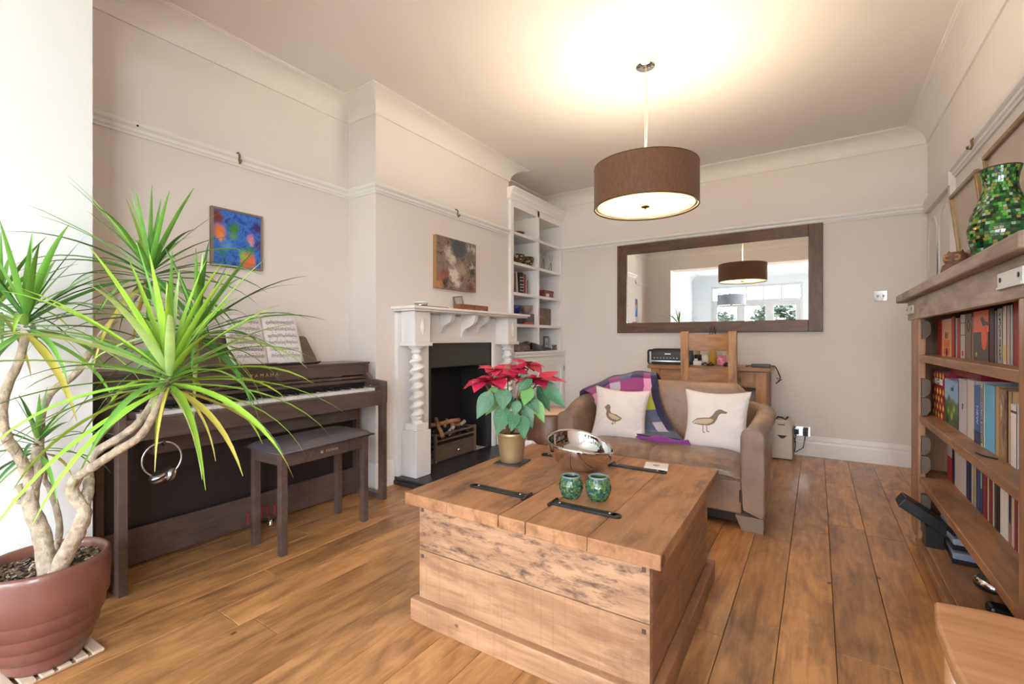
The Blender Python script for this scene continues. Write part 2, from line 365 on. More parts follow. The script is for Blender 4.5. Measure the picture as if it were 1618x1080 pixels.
# swept mouldings with mitred corners; interior on the left of the path
def sweep(path,prof,closed):
    b=B(); n=len(path); k=len(prof); P=[Vector((p[0],p[1])) for p in path]; vs=[]
    for i,p in enumerate(P):
        d0=(p-P[i-1]).normalized() if (closed or i>0) else None
        d1=(P[(i+1)%n]-p).normalized() if (closed or i<n-1) else None
        d0=d0 or d1; d1=d1 or d0
        n0=Vector((-d0.y,d0.x)); n1=Vector((-d1.y,d1.x)); m=(n0+n1).normalized(); s=1/max(.2,m.dot(n0))
        for d,z in prof: q=p+m*d*s; vs.append((q.x,q.y,z))
    fs=[]
    for i in range(n if closed else n-1):
        j=(i+1)%n
        for q in range(k-1): fs.append((i*k+q,j*k+q,j*k+q+1,i*k+q+1))
    if not closed: fs.append(tuple(range(k))); fs.append(tuple((n-1)*k+q for q in range(k))[::-1])
    b.add(vs,fs,0,False); return b
room=[(XR,YN1),(XR,YB),(XL,YB),(XL,YC1),(XCH,YC1),(XCH,YC0),(XL,YC0),(XL,YN1)]
cove=[(0,2.743),(.012,2.743),(.012,2.75)]+[(.14-.128*math.cos(a*PI/16),2.75+.113*math.sin(a*PI/16)) for a in range(1,9)]+[(.143,2.866),(.157,2.866),(.157,ZC)]
o=struct('trim_2',sweep(room,cove,True),M_cove); o['label']='deep curved ceiling coving'
froom=[(XR,YF),(XR,YN0),(XL,YN0),(XL,YF)]
struct('trim_3',sweep(froom,cove,True),M_front)['label']='coving of the front room'
rail=[(0,2.168),(.010,2.168),(.013,2.180),(.02,2.186),(.02,2.204),(.026,2.208),(.034,2.216),(.036,2.228),(.030,2.236),(0,2.236)]
struct('trim_4',sweep([(XR,4.74),(XR,YB),(-2.66,YB)],rail,False),M_trim)
struct('trim_5',sweep([(XCH,3.985),(XCH,YC0),(XL,YC0),(XL,YN1)],rail,False),M_trim)
struct('trim_6',sweep([(XR,YN1),(XR,4.21)],[(d*1.1,z+.012) for d,z in rail],False),M_trim)
skirt=[(0,0),(.02,0),(.02,.12),(.017,.14),(.019,.150),(.012,.172),(.006,.188),(0,.188)]
struct('baseboard_back',sweep([(XR,YB-.0),(-2.6,YB)],skirt,False),M_trim)
struct('baseboard_left',sweep([(XCH,2.42),(XCH,YC0),(XL,YC0),(XL,YN1)],skirt,False),M_trim)
struct('baseboard_right',sweep([(XR,YN1),(XR,YB)],skirt,False),M_trim)
# panelled cupboard with arched panels, far end of the right wall
b=B().box(XR-.04,XR,4.21,5.05,2.13,2.24).box(XR-.032,XR,4.21,4.26,0,2.13).box(XR-.012,XR,4.26,5.05,0,2.13)
d=struct('door_1',b,M_wall,bevel=.003); d['label']='painted cupboard front with arched panels in the right wall'
def arch(y0,y1,z0,z1,r):
    pts=[(y0,z0),(y1,z0),(y1,z1-r)]; c=((y0+y1)/2); w=(y1-y0)/2
    for a in range(1,10): pts.append((c+w*math.cos(a*PI/10),z1-r+r*math.sin(a*PI/10)))
    pts.append((y0,z1-r)); return pts
for (za,zb,r) in ((.25,1.25,.01),(1.40,2.06,.17)):
    for (ya,yb) in ((4.30,4.63),(4.70,5.02)):
        p=[(XR-.014,y,z) for y,z in arch(ya,yb,za,zb,r)]
        ob('panel_moulding',B().tube(p,.008,6,closed=True),M_trim,d)
M_frame=mat('backlit_white_window_paint',(.46,.47,.48),.5)  # white frames; backlit shade against the sky is put into this grey
# french doors in the garden-side wall
def pane(name,x0,x1,y0,y1,z0,z1,par): ob(name,B().box(x0,x1,y0,y1,z0,z1),M_glass,par)
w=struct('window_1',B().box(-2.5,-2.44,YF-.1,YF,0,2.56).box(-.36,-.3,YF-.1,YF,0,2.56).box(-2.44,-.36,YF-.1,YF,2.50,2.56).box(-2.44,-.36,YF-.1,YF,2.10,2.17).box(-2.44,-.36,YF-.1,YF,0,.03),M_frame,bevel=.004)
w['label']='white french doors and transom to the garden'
for k in range(5):
    xa=-2.44+k*.416; pane('transom_pane',xa+.02,xa+.396,YF-.06,YF-.052,2.17,2.5,w)
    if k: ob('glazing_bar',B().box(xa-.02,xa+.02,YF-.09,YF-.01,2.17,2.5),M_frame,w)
for k in range(3):
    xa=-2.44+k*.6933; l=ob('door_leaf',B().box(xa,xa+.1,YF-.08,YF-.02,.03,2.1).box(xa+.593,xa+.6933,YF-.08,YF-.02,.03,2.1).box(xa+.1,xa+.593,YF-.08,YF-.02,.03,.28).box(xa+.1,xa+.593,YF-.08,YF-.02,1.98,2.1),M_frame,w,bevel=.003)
    pane('pane',xa+.1,xa+.593,YF-.055,YF-.047,.28,1.98,l)
    if k: ob('handle',B().cbox(xa+(.05 if k==2 else .64),YF-.01,1.05,.03,.02,.24).cbox(xa+(.09 if k==2 else .60),YF+.03,1.05,.12,.018,.02),M_iron,l)
w=struct('window_2',B().box(XR+.02,XR+.08,-1.80,-1.73,.9,2.2).box(XR+.02,XR+.08,-.72,-.65,.9,2.2).box(XR+.02,XR+.08,-1.73,-.72,.9,.97).box(XR+.02,XR+.08,-1.73,-.72,2.13,2.2).box(XR+.02,XR+.08,-1.22,-1.16,.97,2.13),M_jamb)
for a,e in ((-1.73,-1.22),(-1.16,-.72)): pane('pane',XR+.045,XR+.053,a,e,.97,2.13,w)
w=struct('window_added_daylight',B().box(-.2,-.14,YF-.1,YF,0,2.56).box(.64,.7,YF-.1,YF,0,2.56).box(-.14,.64,YF-.1,YF,2.5,2.56).box(-.14,.64,YF-.1,YF,0,.06),M_jamb)  # unseen glazing, added to send more daylight into the main room
pane('pane',-.14,.64,YF-.055,YF-.047,.06,2.5,w)
# garden beyond the french doors
g=B().box(-12,12,-16,YF-.12,-.22,-.12); struct('ground',g,mat('garden_lawn',(88,112,52),.9,noise=.3,nscale=6)); struct('ground_added_patio',B().box(-5,4,-6.3,YF-.125,-.12,-.06),mat('pale_bounce_paving',(206,200,188),.8,noise=.08,nscale=4))  # paved strip is unseen, added to bounce skylight onto the ceiling
def leafcloud(cx,cy,cz,rx,ry,rz,n,rr,s=.05):
    b=B()
    for _ in range(n):
        while True:
            p=Vector((rr.uniform(-1,1),rr.uniform(-1,1),rr.uniform(-1,1)))
            if .35<p.length<1: break
        p=Vector((cx+p.x*rx,cy+p.y*ry,cz+p.z*rz)); q=Matrix.Rotation(rr.uniform(0,6.3),3,'Z')@Matrix.Rotation(rr.uniform(-1,1),3,'X')
        a=q@Vector((s,0,0)); c=q@Vector((0,s*.6,s*.3)); b.add([p-a,p-c,p+a,p+c],[(0,1,2,3)],0,False)
    return b
M_hed=mat('garden_shrub_leaf',(24,38,20),.7,noise=.4,nscale=5)
for k,(x,y,h) in enumerate(((-5.0,-8.4,2.2),(-3.1,-8.8,2.1),(-1.2,-8.2,2.35),(.8,-8.6,2.1),(2.7,-8.4,2.2))):
    t=thing('garden_shrub',['shrub outside seen in mirror, furthest left','shrub outside seen in mirror behind the hanging shade','tall shrub outside left french door pane in mirror','shrub outside right french door pane in mirror','shrub outside beyond the mirror edge'][k],'shrub',(x,y,-.12),group='garden shrubs')
    ob('stem',B().cyl((0,0,0),(0,0,h*.5),.04,8),M_trunk,t)
    ob('foliage',leafcloud(0,0,h*.62,.85,.6,h*.5,2600,R,.10),M_hed,t,recalc=False,kind='stuff')
# ================================================================== FIREPLACE
t=thing('hearth','dark polished stone hearth slab under the fireplace','hearth',(-2.49,3.19,0))
ob('slab',B().box(-2.689,-2.30,2.41,3.99,0,.03).box(-2.689,-2.315,2.425,3.975,.03,.052),M_hearth,t,bevel=.006,world=True)
sur=thing('fire_surround','white painted fireplace surround with twisted columns and corbelled mantel','fireplace',(-2.6,3.18,0.052))
XB=-2.655
b=B().box(XCH+.001,XB,2.44,2.745,.053,1.30).box(XCH+.001,XB,3.665,3.955,.053,1.30).box(XCH+.001,XB,2.745,3.665,1.10,1.30)
ob('back_panel',b,M_trim,sur,world=True)
b=B()
prof=[(0,0),(.03,.0),(.03,.012),(.02,.02),(.02,.03),(.012,.04),(0,.04)]
for a,c in (((2.745,1.07),(3.665,1.07)),):
    b.prism([(XB,1.065),(XB+.022,1.065),(XB+.022,1.075),(XB+.014,1.082),(XB+.014,1.10),(XB+.008,1.12),(XB,1.12)],2.745,3.665,'y')
b.prism([(XB,2.725),(XB+.02,2.725),(XB+.02,2.752),(XB+.006,2.765),(XB,2.765)],.053,1.11,'z').prism([(XB,3.645),(XB+.006,3.645),(XB+.02,3.66),(XB+.02,3.69),(XB,3.69)],.053,1.11,'z')
ob('opening_moulding',b,M_trim,sur,world=True)
ob('mantel_shelf',B().box(XCH+.001,-2.44,2.40,4.03,1.325,1.345).box(XCH+.001,-2.46,2.42,4.01,1.31,1.325),M_trim,sur,bevel=.004,world=True)
for ya in (2.475,3.72):
    yb=ya+.165; ym=(ya+yb)/2
    ob('capital_block',B().box(XB,-2.51,ya,yb,1.075,1.31).box(XB,-2.495,ya-.012,yb+.012,1.045,1.075),M_trim,sur,bevel=.003,world=True)
    dm=[(ym+dy,1.19+dz) for dy,dz in ((0,-.075),(.022,-.02),(.024,0),(.022,.02),(0,.075),(-.022,.02),(-.024,0),(-.022,-.02))]
    v=[(-2.51,y,z) for y,z in dm]+[(-2.494,ym,1.19)]
    ob('lozenge',B().add(v,[(i,(i+1)%8,8) for i in range(8)],0,False),M_trim,sur,world=True)
    xc=-2.575
    # plinth block with stepped cap
    ob('plinth_block',B().box(-2.65,-2.50,ya+.003,yb-.003,.053,.40).box(-2.635,-2.515,ya+.022,yb-.022,.40,.455),M_trim,sur,bevel=.004,world=True)
    # barley-twist shaft
    z0,z1=.455,1.045; seg=28; nz=110; vs=[];fs=[]
    for j in range(nz+1):
        f=j/nz; z=z0+(z1-z0)*f
        e=min(1,max(0,(f-.06)/.05))*min(1,max(0,(.86-f)/.05))
        if f<.10: rr=.05-.012*abs(math.sin(f*45))
        elif f>.84:
            g=(f-.84)/.16; rr=.034+.026*g*g+.008*math.sin(g*16)
        else: rr=.036
        for k in range(seg):
            a=2*PI*k/seg; ph=a-2*PI*f*8.4
            r=rr*(1-e)+e*(.033+.018*abs(math.cos(ph/2))**1.1)
            ox=e*.007*math.cos(2*PI*f*8.4); oy=e*.007*math.sin(2*PI*f*8.4)
            vs.append((xc+r*math.cos(a)+ox,ym+r*math.sin(a)+oy,z))
    for j in range(nz):
        for k in range(seg): l=(k+1)%seg; fs.append((j*seg+k,j*seg+l,(j+1)*seg+l,(j+1)*seg+k))
    ob('twisted_column',B().add(vs,fs,0,True),M_trim,sur,world=True)
for yc,sc in ((2.935,.9),(3.20,1.2),(3.44,.85)):
    pts=[]; q=[]
    for k in range(13):
        f=k/12; x=.15*(1-f)**1.0*sc*.85+.012*math.sin(f*PI*2)*sc; z=-.02-.15*f*sc
        pts.append((x,z-.012*math.sin(f*PI*2)*sc))
    poly=[(XB,1.31),(XB+.17*sc*.85,1.31)]+[(XB+.012+x,1.31+z) for x,z in pts]+[(XB,1.31-.17*sc-.01)]
    ob('corbel',B().prism(poly,yc-.022,yc+.022,'y'),M_trim,sur,bevel=.003,world=True)
# black insert around the opening, firebox lining
ins=thing('fireplace_insert','black slate panels lining the fireplace opening','fireplace insert',(-2.66,3.2,.053))
ob('lintel_panel',B().box(XCH+.001,-2.662,2.746,3.664,.86,1.068),M_inset,ins,world=True)
ob('side_panel',B().box(XCH+.001,-2.668,2.746,2.815,.054,.86),M_inset,ins,world=True)
ob('side_panel',B().box(XCH+.001,-2.668,3.595,3.664,.054,.86),M_inset,ins,world=True)
ob('firebox',B().box(-2.995,-2.985,2.803,3.597,.054,.858).box(-2.985,-2.69,2.803,2.812,.054,.858).box(-2.985,-2.69,3.588,3.597,.054,.858).box(-2.985,-2.69,2.812,3.588,.850,.858),mat('sooty_iron',(34,32,34),.6,noise=.1),ins,world=True)
gr=thing('fire_grate','steel fire basket with slatted bars and ash drawer in the fireplace','fire grate',(-2.79,3.13,.054))
gx0,gx1,gy0,gy1=-2.93,-2.67,2.87,3.40
for x in (gx0,gx1):
    for y in (gy0,gy1): ob('post',B().box(x-.012,x+.012,y-.012,y+.012,.054,.30),M_iron,gr,world=True,bevel=.002)
for z in (.285,.235,.19,):
    ob('front_bar',B().box(gx1-.008,gx1+.008,gy0,gy1,z-.008,z+.008),M_iron,gr,world=True)
for z in (.285,.235,.19,.14,.10):
    ob('side_bar',B().box(gx0,gx1,gy0-.008,gy0+.008,z-.007,z+.007),M_iron,gr,world=True)
    ob('side_bar',B().box(gx0,gx1,gy1-.008,gy1+.008,z-.007,z+.007),M_iron,gr,world=True)
ob('coal_bed',B().box(gx0,gx1,gy0,gy1,.20,.215),M_irond,gr,world=True)
dr=ob('ash_drawer',B().box(gx1-.004,gx1+.006,gy0+.012,gy1-.012,.062,.18),M_iron,gr,world=True,bevel=.002)
ob('knob',B().lathe([(.0,0),(.006,0),(.006,.012),(.014,.016),(.012,.026),(0,.028)],10,(gx1+.006,3.14,.12),rot=Matrix.Rotation(PI/2,3,'Y')),M_chrome,dr,world=True)
RL=random.Random(5)
for k,(y,x,z,l,an,tl,r,pc) in enumerate(((2.99,-2.74,.325,.30,2.5,.35,.021,0),(3.1,-2.80,.345,.34,1.2,.05,.02,0),(3.24,-2.76,.315,.22,1.9,-.2,.018,0),(3.05,-2.86,.33,.25,1.0,.1,.018,0),(3.2,-2.85,.335,.24,2.2,.1,.016,0),(3.32,-2.78,.30,.12,1.1,.5,.02,1),(3.12,-2.72,.285,.10,1.6,.6,.022,1))):
    d=Vector((math.cos(an)*math.cos(tl),math.sin(an)*math.cos(tl),math.sin(tl))); c=Vector((x,y,z)); pts=[c+d*l*(f-.5)+Vector((RL.uniform(-.006,.006),RL.uniform(-.006,.006),RL.uniform(-.006,.006))) for f in (0,.25,.5,.75,1)]
    tag(ob('log',B().tube(pts,[r*RL.uniform(.8,1.1) for _ in pts],8),M_ash if pc else M_log),['pale brown log lying across the front of the fire basket','long log lying along the fire basket','short log at right of the fire basket','log at the back left of the fire basket','thin log at the back of the fire basket','pale charred stub at right end of the fire basket','pale charred stub at the front of the fire basket'][k],'log','logs in the fire basket')
b=B()
for _ in range(70):
    x,y=RL.uniform(gx0+.02,gx1-.02),RL.uniform(gy0+.02,gy1-.02); s=RL.uniform(.012,.024)
    b.cbox(x,y,.225+s+RL.uniform(0,.05),s*2,s*1.7,s*1.5,Matrix.Rotation(RL.uniform(0,3),3,'Z')@Matrix.Rotation(RL.uniform(0,3),3,'X'))
tag(ob('coals',b,M_irond,kind='stuff',bevel=.004,seg=1),'dark coals heaped in the fire basket','coals',kind='stuff')
# ================================================================== BUILT-IN BOOKSHELF
XF=-2.66
cab=thing('alcove_bookcase','tall white built-in bookcase filling the alcove beside the fireplace','bookcase',(-2.8,4.58,0))
ya,yb=4.0,5.163; ym=4.571
ob('back_panel',B().box(-2.999,-2.985,ya,yb,0,2.6),M_trim,cab,world=True)
ob('stile',B().box(-2.985,XF,ya,ya+.055,.96,2.60),M_trim,cab,world=True,bevel=.002)
ob('stile',B().box(-2.985,XF,yb-.055,yb,.96,2.60),M_trim,cab,world=True,bevel=.002)
ob('divider',B().box(-2.985,XF,ym-.02,ym+.02,.96,2.60),M_trim,cab,world=True,bevel=.002)
ob('frieze',B().box(-2.985,XF,ya+.055,yb-.055,2.49,2.60),M_trim,cab,world=True)
ob('cornice',B().prism([(-2.99,2.56),(XF+.008,2.56),(XF+.012,2.59),(XF+.03,2.615),(XF+.03,2.63),(XF+.05,2.655),(XF+.058,2.66),(XF+.058,2.68),(-2.99,2.68)],ya-.03,yb,'y'),M_trim,cab,world=True)
SH=[.962,1.26,1.595,1.915,2.235]
for z in SH[1:]:
    for a,e in ((ya+.055,ym-.02),(ym+.02,yb-.055)): ob('shelf',B().box(-2.985,XF,a,e,z-.032,z),M_trim,cab,world=True,bevel=.002)
ob('counter',B().box(-2.985,XF+.06,ya+.001,yb,.935,.962).box(-2.985,XF+.05,ya+.001,yb,.90,.935),M_trim,cab,world=True,bevel=.003)
ob('lower_cabinet',B().box(-2.985,XF+.03,ya+.001,yb,0,.90),M_trim,cab,world=True)
for a,e,hs in ((ya+.05,ym-.008,1),(ym+.008,yb-.05,-1)):
    xx=XF+.03; d=ob('door',B().box(xx,xx+.018,a,a+.07,.10,.86).box(xx,xx+.018,e-.07,e,.10,.86).box(xx,xx+.018,a+.07,e-.07,.79,.86).box(xx,xx+.018,a+.07,e-.07,.10,.17).box(xx,xx+.006,a+.07,e-.07,.17,.79),M_trim,cab,world=True,bevel=.002)
    yk=(e-.035) if hs>0 else (a+.035)
    ob('knob',B().lathe([(0,0),(.006,0),(.006,.012),(.014,.018),(.012,.028),(0,.03)],12,(xx+.018,yk,.60),rot=Matrix.Rotation(PI/2,3,'Y')),M_chrome,d,world=True)
    for z in (.25,.74): ob('hinge',B().box(xx+.018,xx+.022,(a-.004 if hs>0 else e-.008),(a+.008 if hs>0 else e+.004),z-.03,z+.03),M_iron,d,world=True)
# ================================================================== DIGITAL PIANO
pn=thing('digital_piano','dark rosewood digital piano standing against the left alcove wall','piano',(-2.69,1.44,0))
P0,P1=.705,2.166
def pp(name,b,m=M_piano,bev=.002,par=pn,**k): return ob(name,b,m,par,bevel=bev,world=True,**k)
side=[(-2.46,.665),(-2.46,.808),(-2.475,.813),(-2.60,.822),(-2.655,.86),(-2.655,.925),(-2.92,.925),(-2.92,.665)]
pp('side_arm',B().prism(side,P0,P0+.028,'y')); pp('side_arm',B().prism(side,P1-.028,P1,'y'))
for ya in (P0,P1-.034):
    pp('leg',B().box(-2.515,-2.465,ya,ya+.034,.0,.665))
    pp('foot_rail',B().box(-2.75,-2.515,ya,ya+.034,0,.04))
    pp('rear_side_panel',B().box(-2.92,-2.745,ya,ya+.03,0,.665))
pp('lid_top',B().box(-2.925,-2.645,P0-.004,P1+.004,.925,.938))
pp('fascia',B().box(-2.92,-2.66,P0+.028,P1-.028,.852,.925))
pp('fallboard',B().box(-2.72,-2.635,P0+.03,P1-.03,.828,.842).box(-2.70,-2.64,P0+.03,P1-.03,.80,.82))
pp('key_well_back',B().box(-2.70,-2.66,P0+.03,P1-.03,.76,.80),M_pianoD)
pp('key_slip',B().box(-2.50,-2.465,P0+.028,P1-.028,.652,.748))
pp('key_bed',B().box(-2.92,-2.50,P0+.028,P1-.028,.648,.745))
pp('amplifier_box',B().box(-2.80,-2.58,P0+.16,P1-.16,.56,.647),M_piano)
pp('back_panel',B().box(-2.80,-2.785,P0+.03,P1-.03,.04,.648),M_pianoD)
pp('lower_rail',B().box(-2.765,-2.745,P0+.03,P1-.03,.012,.185))
for ya in (P0+.03,P1-.072): pp('key_block',B().box(-2.64,-2.50,ya,ya+.042,.745,.775))
k0=P0+.074; kw=(P1-P0-.148)/52
mkey=None
for k in range(52):
    b=B().box(0,.145,0,kw-.0011,0,.018)
    if mkey is None: o=ob('white_key',b,M_keyw,pn); mkey=o.data
    else: o=bpy.data.objects.new('white_key',mkey); COL.objects.link(o); o.parent=pn
    o.location=Vector((-2.645,k0+k*kw,.750))-pn.location
mk=None
for k in range(51):
    if k%7 in (1,4) : continue
    if mk is None: o=ob('black_key',B().prism([(0,0),(.09,0),(.083,.011),(0,.012)],0,.011,'y'),M_black,pn); mk=o.data
    else: o=bpy.data.objects.new('black_key',mk); COL.objects.link(o); o.parent=pn
    o.location=Vector((-2.645,k0+(k+1)*kw-.0055,.768))-pn.location
pp('volume_knob',B().lathe([(.008,0),(.008,.006),(0,.006)],10,(-2.57,P1-.05,.775)),M_chrome,0)
rs=Matrix.Rotation(rad(-16),4,'Y')
Mr=Matrix.Translation((-2.73,1.40,.938))@rs
b=B(); b.prism([(-.42,0),(.42,0),(.36,.175),(.345,.185),(-.345,.185),(-.36,.175)],0,.008,'x'); b.xf(Mr); pp('music_rest',b)
b=B().box(.008,.035,-.42,.42,.0,.010); b.xf(Mr); pp('rest_lip',b)
text('maker_lettering','Y A M A H A',.030,basis((-2.659,1.43,.889),(0,1,0),(0,0,1)),M_gold,pn)
for k,y in enumerate((1.395,1.475,1.555)):
    p=pp('pedal',B().prism([(-2.75,.055),(-2.70,.052),(-2.66,.045),(-2.655,.052),(-2.70,.064),(-2.75,.066)],y-.011,y+.011,'y'),M_chrome,.003)
    ob('felt_surround',B().box(-2.747,-2.742,y-.022,y-.015,.03,.10).box(-2.747,-2.742,y+.015,y+.022,.03,.10).box(-2.747,-2.742,y-.022,y+.022,.093,.10),M_red,p,world=True)
pp('pedal_support',B().lathe([(.014,0),(.016,.012),(.010,.02),(.01,.05)],12,(-2.68,1.475,0)),M_chrome,0)
# sheet music book resting on the music rest
sm=thing('sheet_music','open book of sheet music propped on the piano','sheet music',(-2.70,1.47,.948))
Mb=Matrix.Translation((-2.713,1.48,.950))@rs@Matrix.Rotation(rad(1),4,'X')
def page(u,v,sgn,off=0):
    y=sgn*(.002+u*.215); x=.004+.018*math.sin(u*PI*.8)*(1-.3*v)+off; return Mb@Vector((x,y,v*.29-.004*u*sgn))
for sg,nm in ((-1,'page'),(1,'page')):
    ob(nm,B().grid(lambda u,v:page(u,v,sg),10,6),M_paper,sm,world=True,solid=.004)
    b=B(); RM=random.Random(11+sg)
    for st in range(6):
        vb=.90-st*.145
        for ln in range(5):
            v=vb-ln*.011
            for k in range(10):
                ua,ub=.08+k*.084,.08+(k+1)*.084
                b.add([page(ua,v,sg,.0035),page(ub,v,sg,.0035),page(ub,v-.0025,sg,.0035),page(ua,v-.0025,sg,.0035)],[(0,1,2,3)],0,False)
        for k in range(26):
            u=.1+k*.031+RM.uniform(0,.01); v=vb-RM.uniform(-.012,.055); h=RM.choice((.05,-.05))*.8
            b.add([page(u,v,sg,.0037),page(u+.016,v+.002,sg,.0037),page(u+.016,v+.013,sg,.0037),page(u,v+.011,sg,.0037)],[(0,1,2,3)],0,False)
            b.add([page(u+.013,v,sg,.0037),page(u+.016,v,sg,.0037),page(u+.016,v+h,sg,.0037),page(u+.013,v+h,sg,.0037)],[(0,1,2,3)],0,False)
            if k%3==0: b.add([page(u+.013,v+h,sg,.0037),page(u+.045,v+h,sg,.0037),page(u+.045,v+h+.008,sg,.0037),page(u+.013,v+h+.008,sg,.0037)],[(0,1,2,3)],0,False)
    ob('printed_notes',b,M_ink,sm,world=True,kind='stuff',recalc=False)
ob('spine',B().cyl(Mb@Vector((-.002,0,-.004)),Mb@Vector((-.002,0,.288)),.005,8),M_paper,sm,world=True)
# piano bench
bn=thing('piano_bench','dark wood piano bench with grey black padded leather seat','bench',(-2.395,1.565,0),rad(92))
for sx in (-1,1):
    for sy in (-1,1):
        ob('leg',B().box(sx*.278,sx*.243,sy*.138,sy*.103,0,.512),M_piano,bn,bevel=.002)
    ob('side_apron',B().box(sx*.272,sx*.252,-.103,.103,.455,.512),M_piano,bn)
fa=ob('front_apron',B().box(-.243,.243,-.136,-.114,.448,.512),M_piano,bn); ob('back_apron',B().box(-.243,.243,.114,.136,.448,.512),M_piano,bn)
ob('seat_board',B().box(-.285,.285,-.145,.145,.512,.522),M_piano,bn,bevel=.003)
def seatf(u,v):
    x=(u*2-1);y=(v*2-1); e=(1-abs(x)**7)*(1-abs(y)**5); return (x*.300,y*.158,.522+.040*max(0,e)**.5)
ob('seat_pad',B().grid(seatf,44,26),M_leath,bn)
ob('seat_welt',B().tube([(-.300,-.158,.524),(.300,-.158,.524),(.300,.158,.524),(-.300,.158,.524)],.005,6,closed=True),M_leath,bn)
text('maker_lettering','YAMAHA',.020,basis((.022,-.1365,.482),(1,0,0),(0,0,1)),M_gold,bn,world=False)
ob('round_emblem',B().lathe([(.008,0),(.008,.001),(.004,.001),(.004,0)],16,(-.042,-.1365,.482),rot=Matrix.Rotation(PI/2,3,'X'),cap=False),M_gold,bn)
# headphones hanging on a hook under the key bed
hp=thing('headphones','silver grey headphones hanging under the left end of the piano','headphones',(-2.475,.87,.53))
pts=[]
for k in range(25):
    a=rad(-60+300*k/24); pts.append((-2.475+.012*math.cos(a),.866+.072*math.cos(a),.555+.078*math.sin(a)))
ob('headband',B().tube(pts,.0045,8),M_steel,hp,world=True)
for (y,z,an) in ((.850,.478,20),(.893,.482,70)):
    b=B(); rt=Matrix.Rotation(rad(an),3,'X')
    b.lathe([(0,-.020),(.024,-.018),(.030,-.010),(.026,-.006),(.033,-.003),(.035,.006),(.030,.012),(.024,.018),(.012,.020),(0,.017)],24,(0,0,0),rot=rt); b.xf(Matrix.Translation((-2.47,y,z)))
    e=ob('ear_cup',b,M_steel,hp,world=True)
    b=B().lathe([(.030,-.002),(.036,.002),(.036,.006),(.030,.009)],24,rot=rt,cap=False); b.xf(Matrix.Translation((-2.47,y,z))); ob('ear_pad',b,M_black,e,world=True)
ob('hook',B().tube([(-2.52,.87,.652),(-2.475,.87,.648),(-2.455,.87,.630),(-2.47,.87,.617),(-2.485,.87,.625)],.004,6),M_black,hp,world=True)
# ================================================================== DRACAENA
PC=Vector((-2.19,.43,0))
tv=thing('slatted_mat','pale wooden slatted mat under the large plant pot','mat',(-2.20,.43,0),rad(4))
for k in range(6): ob('slat',B().box(-.12,.12,-.125+k*.043,-.125+k*.043+.033,.006,.016),mat('bleached_wood',(206,184,160),.6,noise=.1) if k==0 else tv.children[0].data.materials[0],tv,bevel=.003)
for x in (-.10,0,.10): ob('batten',B().box(x-.01,x+.01,-.125,.123,0,.006),tv.children[0].data.materials[0],tv)
dp_=thing('potted_dracaena','tall branching dracaena with spiky green leaves in a brown glazed pot','potted plant',(PC.x,PC.y,.016))
prof=[(.0,0),(.096,0),(.102,.012),(.111,.042),(.112,.046),(.123,.049),(.129,.089),(.130,.092),(.140,.095),(.145,.136),(.146,.139),(.155,.142),(.160,.186),(.161,.189),(.167,.193),(.170,.26),(.171,.315),(.170,.335),(.163,.342),(.155,.338),(.150,.325),(.149,.30)]
ob('pot',B().lathe([(r,z) for r,z in prof],64,cap=False),M_pot,dp_)
ob('soil',B().lathe([(0,.302),(.08,.304),(.151,.298)],32,cap=False),M_soil,dp_)
b=B()
for _ in range(900):
    a=R.uniform(0,2*PI); r=.146*math.sqrt(R.random()); s=R.uniform(.003,.008)
    b.cbox(r*math.cos(a),r*math.sin(a),.303+R.uniform(0,.009),s*2.2,s,s*.5,Matrix.Rotation(R.uniform(0,3.1),3,'Z')@Matrix.Rotation(R.uniform(-.6,.6),3,'Y'),mi=R.choice((0,0,1,2)))
ob('bark_chips',b,[M_bark,M_soil,mat('pale_bark_chip',(176,156,136),.8)],dp_,kind='stuff',recalc=False)
def stem(pts,r0,r1,par=dp_):
    P=[Vector(p) for p in pts]; out=[];n=len(P)
    for i in range(n-1):
        a=P[max(i-1,0)];b_=P[i];c=P[i+1];d=P[min(i+2,n-1)]
        for k in range(5):
            t=k/5; out.append(.5*((2*b_)+(c-a)*t+(2*a-5*b_+4*c-d)*t*t+(3*b_-a-3*c+d)*t**3))
    out.append(P[-1]); m=len(out)
    rs=[(r0+(r1-r0)*i/(m-1))*(1+.05*math.sin(i*2.1)+R.uniform(-.05,.05)) for i in range(m)]
    ob('trunk',B().tube(out,rs,12),M_trunk,par,world=True)
stem([(-2.10,.425,.295),(-2.105,.42,.345),(-2.140,.411,.463),(-2.178,.393,.554),(-2.189,.41,.664),(-2.214,.418,.733)],.030,.015)
stem([(-2.175,.395,.564),(-2.182,.391,.638),(-2.166,.365,.719),(-2.142,.333,.789),(-2.139,.323,.871),(-2.139,.335,.95),(-2.123,.358,1.029),(-2.117,.374,1.13)],.017,.011)
stem([(-2.189,.41,.653),(-2.252,.428,.759),(-2.329,.449,.838),(-2.354,.481,.906),(-2.351,.543,.963),(-2.346,.581,1.039),(-2.347,.629,1.133),(-2.324,.692,1.225),(-2.304,.753,1.34)],.014,.010)
stem([(-2.08,.436,.295),(-2.065,.44,.353),(-2.025,.458,.43),(-1.998,.476,.496),(-1.991,.481,.544),(-2.022,.46,.605),(-2.008,.47,.647)],.027,.016)
stem([(-2.022,.46,.599),(-1.998,.464,.65),(-1.921,.491,.696),(-1.837,.523,.747),(-1.754,.554,.796),(-1.709,.572,.856),(-1.67,.597,.95)],.016,.010)
stem([(-1.991,.481,.544),(-2.03,.503,.603),(-2.083,.516,.644),(-2.091,.535,.704),(-2.043,.591,.755),(-2.002,.641,.818),(-1.98,.704,.95),(-1.929,.786,1.10)],.017,.010)
